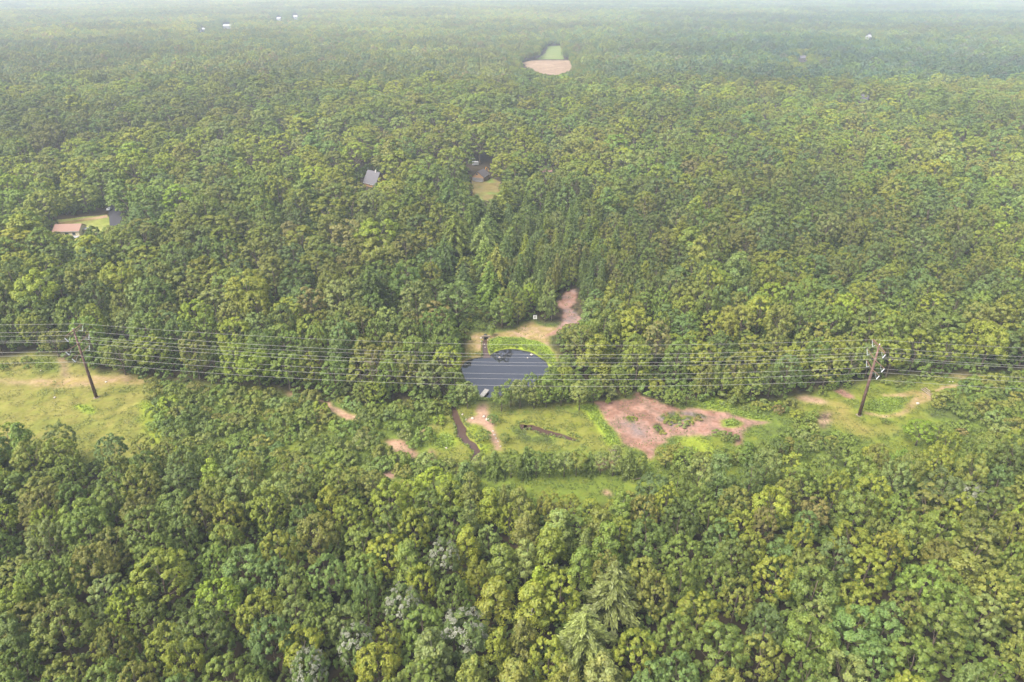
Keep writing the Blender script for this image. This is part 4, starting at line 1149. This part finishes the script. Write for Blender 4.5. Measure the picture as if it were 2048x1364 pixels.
ring = MB(); ring.tube([(0.32 * math.cos(k * math.pi / 10), -0.09, 1.7 + 0.34 * math.sin(k * math.pi / 10)) for k in range(21)], 0.1, 6, False)
ring.build("ring", M_DEAD, e)
MB().box((0, 0.0, 2.72), (1.7, 0.5, 0.08)).build("roof", M_BLACK, e)
for s in (-1, 1): MB().tube([(s * 0.7, 0.08, -0.3), (s * 0.7, 0.08, 2.7)], 0.05, 7).build("post", M_DEAD, e)
q = G(972, 677)
e = empty("culvert", (q.x, q.y, 0), -1.45, "dark round culvert pipe mouth with a stone headwall at the pond inlet", "culvert")
pipe = MB(); pipe.tube([(-2.5, 0, 0.05), (0.35, 0, 0.0)], 0.75, 16, caps=False); pipe.tube([(-2.5, 0, 0.05), (0.35, 0, 0.0)], 0.66, 16, caps=False); pipe.build("pipe", M_BLACK, e, True)
MB().tube([(-0.6, 0, 0.02), (-0.55, 0, 0.02)], 0.65, 16).build("pipe_bottom", M_BLACK, e)
MB().box((-0.25, 0, 0.88), (0.4, 3.2, 0.4)).box((-0.25, -1.2, 0.1), (0.4, 0.8, 1.15)).box((-0.25, 1.2, 0.1), (0.4, 0.8, 1.15)).build("headwall", M_DEAD, e)

def rock_mesh(seed):
    r = np.random.default_rng(seed)
    import bmesh
    bm = bmesh.new(); bmesh.ops.create_icosphere(bm, subdivisions=2, radius=1.0)
    for v in bm.verts:
        d = v.co.normalized()
        v.co = d * (1 + 0.25 * math.sin(3 * d.x + seed) * math.cos(4 * d.y) + r.normal(0, 0.07)); v.co.z *= 0.62
    me = bpy.data.meshes.new("rock"); bm.to_mesh(me); bm.free(); me.materials.append(M_ROCK)
    return me
ROCKS = [rock_mesh(i) for i in range(4)]
ROCK_AT = [(975, 840, .8, "white flat rock at the bend of the dirt path"), (968, 834, .7, "pale rock beside the path near the jetty"), (945, 838, .7, "pale boulder at the stream crossing"), (932, 840, .45, "small pale stone on the stream bank"),
           (986, 863, .45, "white stone heading the row beside the path"), (989, 870, .5, "second white stone of the row beside the path"), (992, 877, .45, "third white stone of the row beside the path"), (996, 883, .35, "small white stone near the row's end"), (1001, 893, .4, "last white stone where the path enters the trees"),
           (963, 683, .55, "white stone beside the muddy inlet"), (962, 677, .6, "tan boulder left by the culvert"), (977, 681, .5, "brown rock at the culvert's shaded side"), (969, 687, .4, "white stone in the inlet mud"), (970, 693, .35, "lower white stone in the inlet"),
           (1063, 708, .75, "white rock at the pond's ferny shore"), (999, 713, .5, "white rock standing in the pond water"), (1055, 714, .4, "small pale rock in the pond near the shore"), (892, 896, .5, "pale rock among the ferns by the scrub"),
           (950, 916, .35, "white stone in the stream's lower reach"), (212, 764, .55, "white stone on the meadow track"), (110, 796, .5, "pale stone lying in the meadow grass"), (82, 741, .4, "small stone below the meadow's forest edge"),
           (1900, 762, .35, "small white stone in grass past the log pile"), (1906, 762, .35, "paired white stone in grass past the log pile"), (1835, 808, .7, "pale boulder on the dirt below the log pile"), (925, 830, .5, "pale rock by the narrow stream")]
for i, (px, py, s, lab) in enumerate(ROCK_AT):
    q = G(px, py)
    o = bpy.data.objects.new("rock", ROCKS[i % 4]); C.objects.link(o)
    z = max(ground_z(q.x, q.y), WATER_Z)
    o.location = (q.x, q.y, z + s * 0.2); o.scale = (s * .8, s * 0.62, s * .75); o.rotation_euler = (0, 0, i * 1.3)
    tag(o, lab.replace("left by", "next to"), "rock", "pale rocks by the water and the paths")

def log(p, q, r0, label, name="log", group="logs in the log pile", m=None):
    mb = MB(); p, q = Vector(p), Vector(q)
    mb.tube([p, p.lerp(q, .33) + Vector((0.05, 0.05, .05)), p.lerp(q, .66) + Vector((-.06, .03, -.02)), q], [r0, r0 * .9, r0 * .8, r0 * .6], 9)
    return tag(mb.build(name, m or M_DEAD, None, True), label, "log", group)
u, v = G(1842, 780), G(1868, 799)
for k, (o_, r0, lab) in enumerate([(0, .22, "thick pale log on the near side of the log pile"), (1.0, .17, "middle brown log of the pile across the dirt path"), (2.0, .19, "log on the thicket side of the pile across the path")]):
    d = Vector((0.9, 0.55, 0)).normalized() * o_
    log(u + d + Vector((0, 0, .35)), v + d * .8 + Vector((0, 0, .35)), r0, lab)
log(G(1960, 840) + Vector((0, 0, .4)), G(1978, 847) + Vector((0, 0, .4)), .2, "pale fallen log beyond the round bush-like trees", group="fallen trunks in the grass")
log(G(1980, 842) + Vector((0, 0, .5)), G(1988, 860) + Vector((0, 0, .3)), .16, "orange-brown fallen trunk in the grass behind dark shrubs", group="fallen trunks in the grass", m=M_ARM)
log(G(1205, 930) + Vector((0, 0, .5)), G(1222, 938) + Vector((0, 0, .3)), .14, "bleached fallen trunk among the birches behind the marsh", group="fallen trunks in the grass")
log(G(1265, 962) + Vector((0, 0, .4)), G(1282, 958) + Vector((0, 0, .4)), .16, "grey fallen trunk at the grassy strip's end", group="fallen trunks in the grass")

def dead_tree(px, py, h, label, seed):
    r = random.Random(seed); q = G(px, py)
    e = empty("dead_tree", (q.x, q.y, 0), 0, label, "dead tree", "bare dead trees")
    MB().tube([(0, 0, -.3), (.1, 0, h * .5), (-.1, .1, h)], [.26, .18, .05], 8).build("trunk", M_DEAD, e, True)
    for k in range(13):
        z = h * r.uniform(.5, .97); a = k * 2.4 + r.uniform(-.4, .4); l = h * r.uniform(.13, .25)
        p = Vector((0, 0, z)); t = p + Vector((math.cos(a) * l, math.sin(a) * l, l * .75)); m = p.lerp(t, .5) + Vector((0, 0, -.15))
        mb = MB().tube([p, m, t], [.09, .065, .03], 5)
        tw = m + Vector((math.cos(a + .8) * l * .4, math.sin(a + .8) * l * .4, l * .3)); mb.tube([m, tw], [.05, .02], 4)
        mb.build("branch", M_DEAD, e)
dead_tree(748, 788, 13.0, "bare pale dead tree spreading above the scrub below the wires", 3)
dead_tree(1225, 952, 9, "bare white-limbed dead birch behind the marsh", 8)

# ------------------------------------------------------------------ houses, lawns, drive, far fields
M_ROOF_B = mat("brown_shingles", (0.20, 0.12, 0.092), 0.9, 0.2, 6.0)
M_ROOF_G = mat("grey_shingles", (0.085, 0.08, 0.088), 0.85, 0.2, 5.0)
M_ROOF_D = mat("dark_shingles", (0.07, 0.06, 0.06), 0.9, 0.2, 5.0)
M_CREAM = mat("cream_siding", (0.66, 0.56, 0.36), 0.7, 0.08, 4.0)
M_TAN = mat("tan_boards", (0.27, 0.16, 0.08), 0.8, 0.2, 4.0)
M_GREYW = mat("grey_boards", (0.15, 0.14, 0.13), 0.85, 0.25, 4.0)
M_GLASS = mat("window_glass", (0.03, 0.035, 0.045), 0.1, spec=0.6)
M_LIGHTW = mat("pale_siding", (0.27, 0.27, 0.265), 0.6, 0.06, 3.0)
M_ASPH = mat("asphalt", (0.032, 0.030, 0.036), 0.9, 0.2, 2.0)
M_GOLD = mat("orange_tarp", (0.55, 0.27, 0.03), 0.6)

def sheet(name, pts, z, cols, label):
    P = gpoly(pts); lo, hi = P.min(0), P.max(0)
    st = max((hi - lo).max() / 110, 0.5)
    A, B = np.meshgrid(np.arange(lo[0] - 2, hi[0] + 2, st), np.arange(lo[1] - 2, hi[1] + 2, st), indexing='ij')
    m = inside(P, A + (fbm(A, B, 8, 400) - .5) * 4, B + (fbm(A, B, 8, 410) - .5) * 4)
    cc = np.array(cols); t = np.clip((fbm(A, B, 14, 420, 5) - .3) / .4, 0, .999)[..., None] * (len(cc) - 1)
    i0 = t.astype(int)[..., 0]; f = t - i0[..., None]
    colr = cc[i0] * (1 - f) + cc[np.minimum(i0 + 1, len(cc) - 1)] * f
    ii = np.arange(A.size).reshape(A.shape)
    F = np.stack([ii[:-1, :-1], ii[1:, :-1], ii[1:, 1:], ii[:-1, 1:]], -1)[m[:-1, :-1]].reshape(-1, 4)
    o = bpy.data.objects.new(name, np_mesh(name, np.stack([A, B, A * 0 + z], -1).reshape(-1, 3), F, [M_GROUND], vcol=colr.reshape(-1, 3))); C.objects.link(o)
    return tag(o, label, None, None, 'structure')

def house(name, base, rz, L, W, wall_h, roof_h, m_wall, m_roof, label, cat="house", over=0.5, windows=(), chimney=False, gable=None):
    """gabled house, ridge along its own x; windows = (side, position, sill height, width, height)"""
    e = empty(name, base, rz, label, cat)
    w = MB(); hx, hy = L / 2, W / 2
    w.add([(-hx, -hy, -.3), (hx, -hy, -.3), (hx, hy, -.3), (-hx, hy, -.3), (-hx, -hy, wall_h), (hx, -hy, wall_h), (hx, hy, wall_h), (-hx, hy, wall_h), (-hx, 0, wall_h + roof_h), (hx, 0, wall_h + roof_h)],
          [(0, 1, 5, 4), (2, 3, 7, 6), (3, 0, 4, 8, 7), (1, 2, 6, 9, 5)])
    w.build("wall", gable or m_wall, e)
    k = roof_h / hy; ox = hx + over; oy = hy + over; zl = wall_h - k * over
    rf = MB(); t = 0.18
    for s in (-1, 1):
        p = [(-ox, s * oy, zl), (ox, s * oy, zl), (ox, 0, wall_h + roof_h), (-ox, 0, wall_h + roof_h)]
        vs = [(x, y, z + .02) for x, y, z in p] + [(x, y, z + t) for x, y, z in p]
        rf.add(vs, [(0, 1, 2, 3), (7, 6, 5, 4), (0, 4, 5, 1), (1, 5, 6, 2), (2, 6, 7, 3), (3, 7, 4, 0)])
    r_o = rf.build("roof", m_roof, e)
    if chimney: MB().box((L * .18, 0, wall_h + roof_h + .3), (.8, .8, 1.6)).build("chimney", M_CONC, r_o)
    fas = MB()
    for s in (-1, 1): fas.box((0, s * (oy + .04), zl + .05), (2 * ox, .06, .24))
    fas.build("fascia", M_LIGHTW, e)
    for side, pos_, sill, ww, hh in windows:
        if side in 'SN':
            y = (-hy if side == 'S' else hy); s = -1 if side == 'S' else 1
            fr_ = MB().box((pos_, y + s * .03, sill + hh / 2), (ww + .24, .08, hh + .24)).build("window", M_LIGHTW, e)
            MB().box((pos_, y + s * .08, sill + hh / 2), (ww, .05, hh)).build("pane", M_GLASS, fr_)
        else:
            x = (-hx if side == 'W' else hx); s = -1 if side == 'W' else 1
            fr_ = MB().box((x + s * .03, pos_, sill + hh / 2), (.08, ww + .24, hh + .24)).build("window", M_LIGHTW, e)
            MB().box((x + s * .08, pos_, sill + hh / 2), (.05, ww, hh)).build("pane", M_GLASS, fr_)
    return e

LAWN = (0.125, 0.145, 0.028)
sheet("lawn", [(108, 440), (150, 436), (214, 430), (222, 445), (236, 455), (180, 470), (172, 482), (120, 482), (104, 465)], 0.06, (LAWN, (0.2, 0.2, 0.06)), "mown green lawn around the brown-roofed house")
sheet("dirt_bank", [(105, 446), (150, 440), (214, 431), (214, 435), (150, 446), (110, 452)], 0.10, (DIRT, STRAW), "strip of dry earth behind the brown-roofed house")
P = [G(216, 404), G(240, 404), G(246, 458), G(220, 458)]
tag(MB().add([(p.x, p.y, .14) for p in P], [(3, 2, 1, 0)]).build("driveway", M_ASPH), "dark asphalt driveway beside the lawn", None, None, 'structure')
b = G(141, 474)
e = house("house", (b.x - 2.0, b.y + 4.5, 0), 0.10, 12.5, 9.0, 3.2, 2.3, M_CREAM, M_ROOF_B, "cream house with a brown roof by the lawn and dark driveway", windows=[('S', 3.6, 1.0, 1.3, 1.2), ('S', 0.2, 1.0, 1.6, 1.2), ('E', 0, 1.0, 1.2, 1.2), ('S', -4.0, 1.0, 1.3, 1.2)], chimney=False)
MB().box((4.0, -6.2, 0.45), (4.5, 3.0, 0.3)).build("porch", M_LIGHTW, e)
MB().box((7.9, 0.5, 2.75), (2.4, 3.0, 0.2)).build("porch_roof", M_LIGHTW, e)
for y in (-.8, 1.8): MB().box((8.9, y, 1.33), (.14, .14, 2.64)).build("porch_post", M_LIGHTW, e)
# pickup on the drive
M_CAR = mat("silver_paint", (0.55, 0.56, 0.58), 0.3, metal=0.6); M_TYRE = mat("tyre", (0.015, 0.015, 0.015), 0.8)
b = G(219, 421)
e = empty("car", (b.x, b.y, 0.14), R(96), "silver car parked on the dark driveway by the trees", "car")
prof = [(-2.2, .45), (-2.15, .95), (-1.2, 1.02), (-.6, 1.5), (1.0, 1.52), (1.7, 1.05), (2.2, .9), (2.25, .45)]
body = MB(); n_ = len(prof)
body.add([(x, -.88 if z < 1.2 else -.7, z) for x, z in prof] + [(x, .88 if z < 1.2 else .7, z) for x, z in prof], [tuple(range(n_)), tuple(range(2 * n_ - 1, n_ - 1, -1))] + [(i, n_ + i, n_ + (i + 1) % n_, (i + 1) % n_) for i in range(n_)])
body.build("body", M_CAR, e)
MB().add([(-1.17, -.66, 1.06), (-1.17, .66, 1.06), (-.62, .62, 1.52), (-.62, -.62, 1.52)], [(0, 1, 2, 3)]).build("windscreen", M_GLASS, e)
MB().add([(1.66, -.66, 1.1), (1.66, .66, 1.1), (1.04, .62, 1.545), (1.04, -.62, 1.545)], [(3, 2, 1, 0)]).build("rear_window", M_GLASS, e)
for s in (-1, 1): MB().box((0.2, s * .83, 1.25), (1.7, .06, .3)).build("side_window", M_GLASS, e)
for x in (-1.4, 1.4):
    for s in (-1, 1): MB().tube([(x, s * .72, .33), (x, s * .93, .33)], .33, 14).build("wheel", M_TYRE, e)
for s in (-1, 1): MB().box((-2.19, s * .6, .8), (.06, .36, .16)).build("headlight", M_LIGHTW, e)

b = G(742, 374)
house("house", (b.x + 2, b.y + 4, 0), R(-38), 11.0, 9.0, 2.6, 6.6, M_TAN, M_ROOF_G, "steep grey-roofed house half hidden among the trees", windows=[('W', 0, 1.0, 1.4, 1.3), ('W', 0, 4.2, 1.0, 1.0), ('S', 0, 1.0, 1.2, 1.0)], chimney=True)
sheet("lawn", [(944, 362), (985, 356), (1002, 365), (1000, 392), (975, 402), (945, 396)], 0.06, ((0.085, 0.11, 0.022), (0.10, 0.12, 0.025), (0.09, 0.115, 0.024), (0.12, 0.095, 0.035)), "small worn lawn in front of the tan cabin")
b = G(961, 363)
e = house("cabin", (b.x, b.y + 4.5, 0), R(68), 9.0, 8.0, 3.4, 3.0, M_TAN, M_ROOF_D, "tan gabled cabin with a dark roof above the small lawn", cat="cabin", windows=[('W', 0.6, 4.2, 1.0, 1.0), ('W', -2.0, 1.2, 1.2, 1.1), ('W', 2.0, 1.2, 1.2, 1.1)])
MB().box((-4.58, 0, 1.2), (.1, 7.8, 2.4)).build("skirt_boards", M_GREYW, e)
MB().box((-5.6, -1.0, 0.4), (1.8, 5.0, .2)).build("porch", M_GREYW, e)
b = G(967, 343, 2.0)
e = empty("excavator", (b.x, b.y, 0), 0.6, "orange-yellow digger arm standing behind the tan cabin", "excavator")
MB().box((0, 0, .5), (3.4, 2.2, .8)).build("track_frame", M_BLACK, e); MB().box((-.3, 0, 1.6), (2.6, 2.0, 1.3)).build("body", M_GOLD, e); MB().box((.5, .4, 2.6), (1.1, 1.0, 1.1)).build("cab", M_GLASS, e)
MB().tube([(0.8, 0, 1.9), (2.2, 0, 4.8), (3.6, 0, 3.6), (4.0, 0, 1.6)], [.26, .24, .2, .16], 6).build("boom", M_GOLD, e)
for px, py, lab in ((945, 325, "white box trailer behind the cabin's trees"), (951, 331, "smaller white trailer beside the larger one")):
    b = G(px, py); e = empty("trailer", (b.x, b.y, 0), 0.3, lab, "trailer", "white trailers behind the cabin")
    MB().box((0, 0, 1.7), (4.2, 2.2, 2.2)).build("body", M_LIGHTW, e)
    for s in (-1, 1): MB().tube([(0, s * 1.0, .4), (0, s * 1.2, .4)], .4, 12).build("wheel", M_TYRE, e)
    MB().tube([(2.1, 0, .6), (3.4, 0, .5)], .07, 6).build("hitch", M_BLACK, e)
b = G(1090, 352)
house("house", (b.x, b.y + 3, 0), 0.15, 8.0, 7.0, 3.0, 2.0, M_GREYW, M_ROOF_B, "small low house showing only its brown roof between trees", windows=[('S', 0, 1, 1.2, 1.0)])
sheet("field", [(1044, 126), (1062, 121), (1142, 121), (1144, 134), (1138, 143), (1110, 151), (1085, 148), (1060, 140)], 0.12, ((0.18, 0.125, 0.08), (0.15, 0.10, 0.065), (0.20, 0.145, 0.095)), "bare tan field opening in the far forest")
sheet("field", [(1072, 119), (1090, 106), (1094, 93), (1124, 91), (1126, 119)], 0.12, ((0.085, 0.115, 0.03), (0.11, 0.125, 0.042)), "green grass field behind the bare tan field")
for px, py, rz, L, W, wh, rh, mw, mr_, lab in [
    (455, 57, .12, 20, 12, 6, 3.5, M_LIGHTW, M_LIGHTW, "large white building far off in the hazy forest"), (404, 64, .8, 11, 9, 6, 3, M_LIGHTW, M_LIGHTW, "white house front beside the large far white building"),
    (1737, 81, .7, 12, 9, 7, 4, M_LIGHTW, M_LIGHTW, "pale far house with a bright roof in the bluish forest"), (1726, 209, -.5, 9, 8, 6, 3.5, M_GREYW, M_ROOF_G, "grey gabled roof poking out of the forest"),
    (591, 39, .3, 11, 9, 8, 4, M_LIGHTW, M_LIGHTW, "tall white house farthest off above the white building"), (558, 41, -.2, 12, 8, 6, 3, M_LIGHTW, M_LIGHTW, "low white house next to the farthest tall one"),
    (55, 374, .4, 10, 8, 6, 3, M_CREAM, M_ROOF_B, "pinkish roof corner among trees beyond the brown-roofed house"), (1604, 124, .1, 13, 9, 6, 3, M_GREYW, M_ROOF_G, "long grey roof in the far dark forest")]:
    b = G(px, py)
    house("house", (b.x, b.y + 3, 0), rz, L, W, wh, rh, mw, mr_, lab, windows=[('S', -L * .25, 1.2, 1.4, 1.3), ('S', L * .25, 1.2, 1.4, 1.3)])
# bright water far off at the horizon
P = [G(1020, -7.0), G(1240, -6.5), G(1220, 4), (G(1060, 5))]
tag(MB().add([(p.x, min(p.y, 8800), 1.0) for p in P], [(0, 1, 2, 3)][::-1]).build("lake", M_POND), "pale lake glinting at the hazy horizon", None, None, 'structure')

# ------------------------------------------------------------------ the hazy air
m = bpy.data.materials.new("haze"); m.use_nodes = True
nt = m.node_tree; nt.nodes.clear()
out = nt.nodes.new("ShaderNodeOutputMaterial"); pv = nt.nodes.new("ShaderNodeVolumePrincipled")
pv.inputs["Color"].default_value = (0.76, 0.86, 1.0, 1); pv.inputs["Density"].default_value = HAZE; pv.inputs["Anisotropy"].default_value = 0.0
pv.inputs["Density Attribute"].default_value = ""
nt.links.new(pv.outputs[0], out.inputs["Volume"])
try: m.cycles.homogeneous_volume = True
except Exception: pass
mb = MB(); mb.box((0, 3600, 61.0), (19000, 12600, 126.0))
hz = mb.build("haze", m)
tag(hz, "thin pale blue haze filling the air over the forest", None, None, 'stuff')
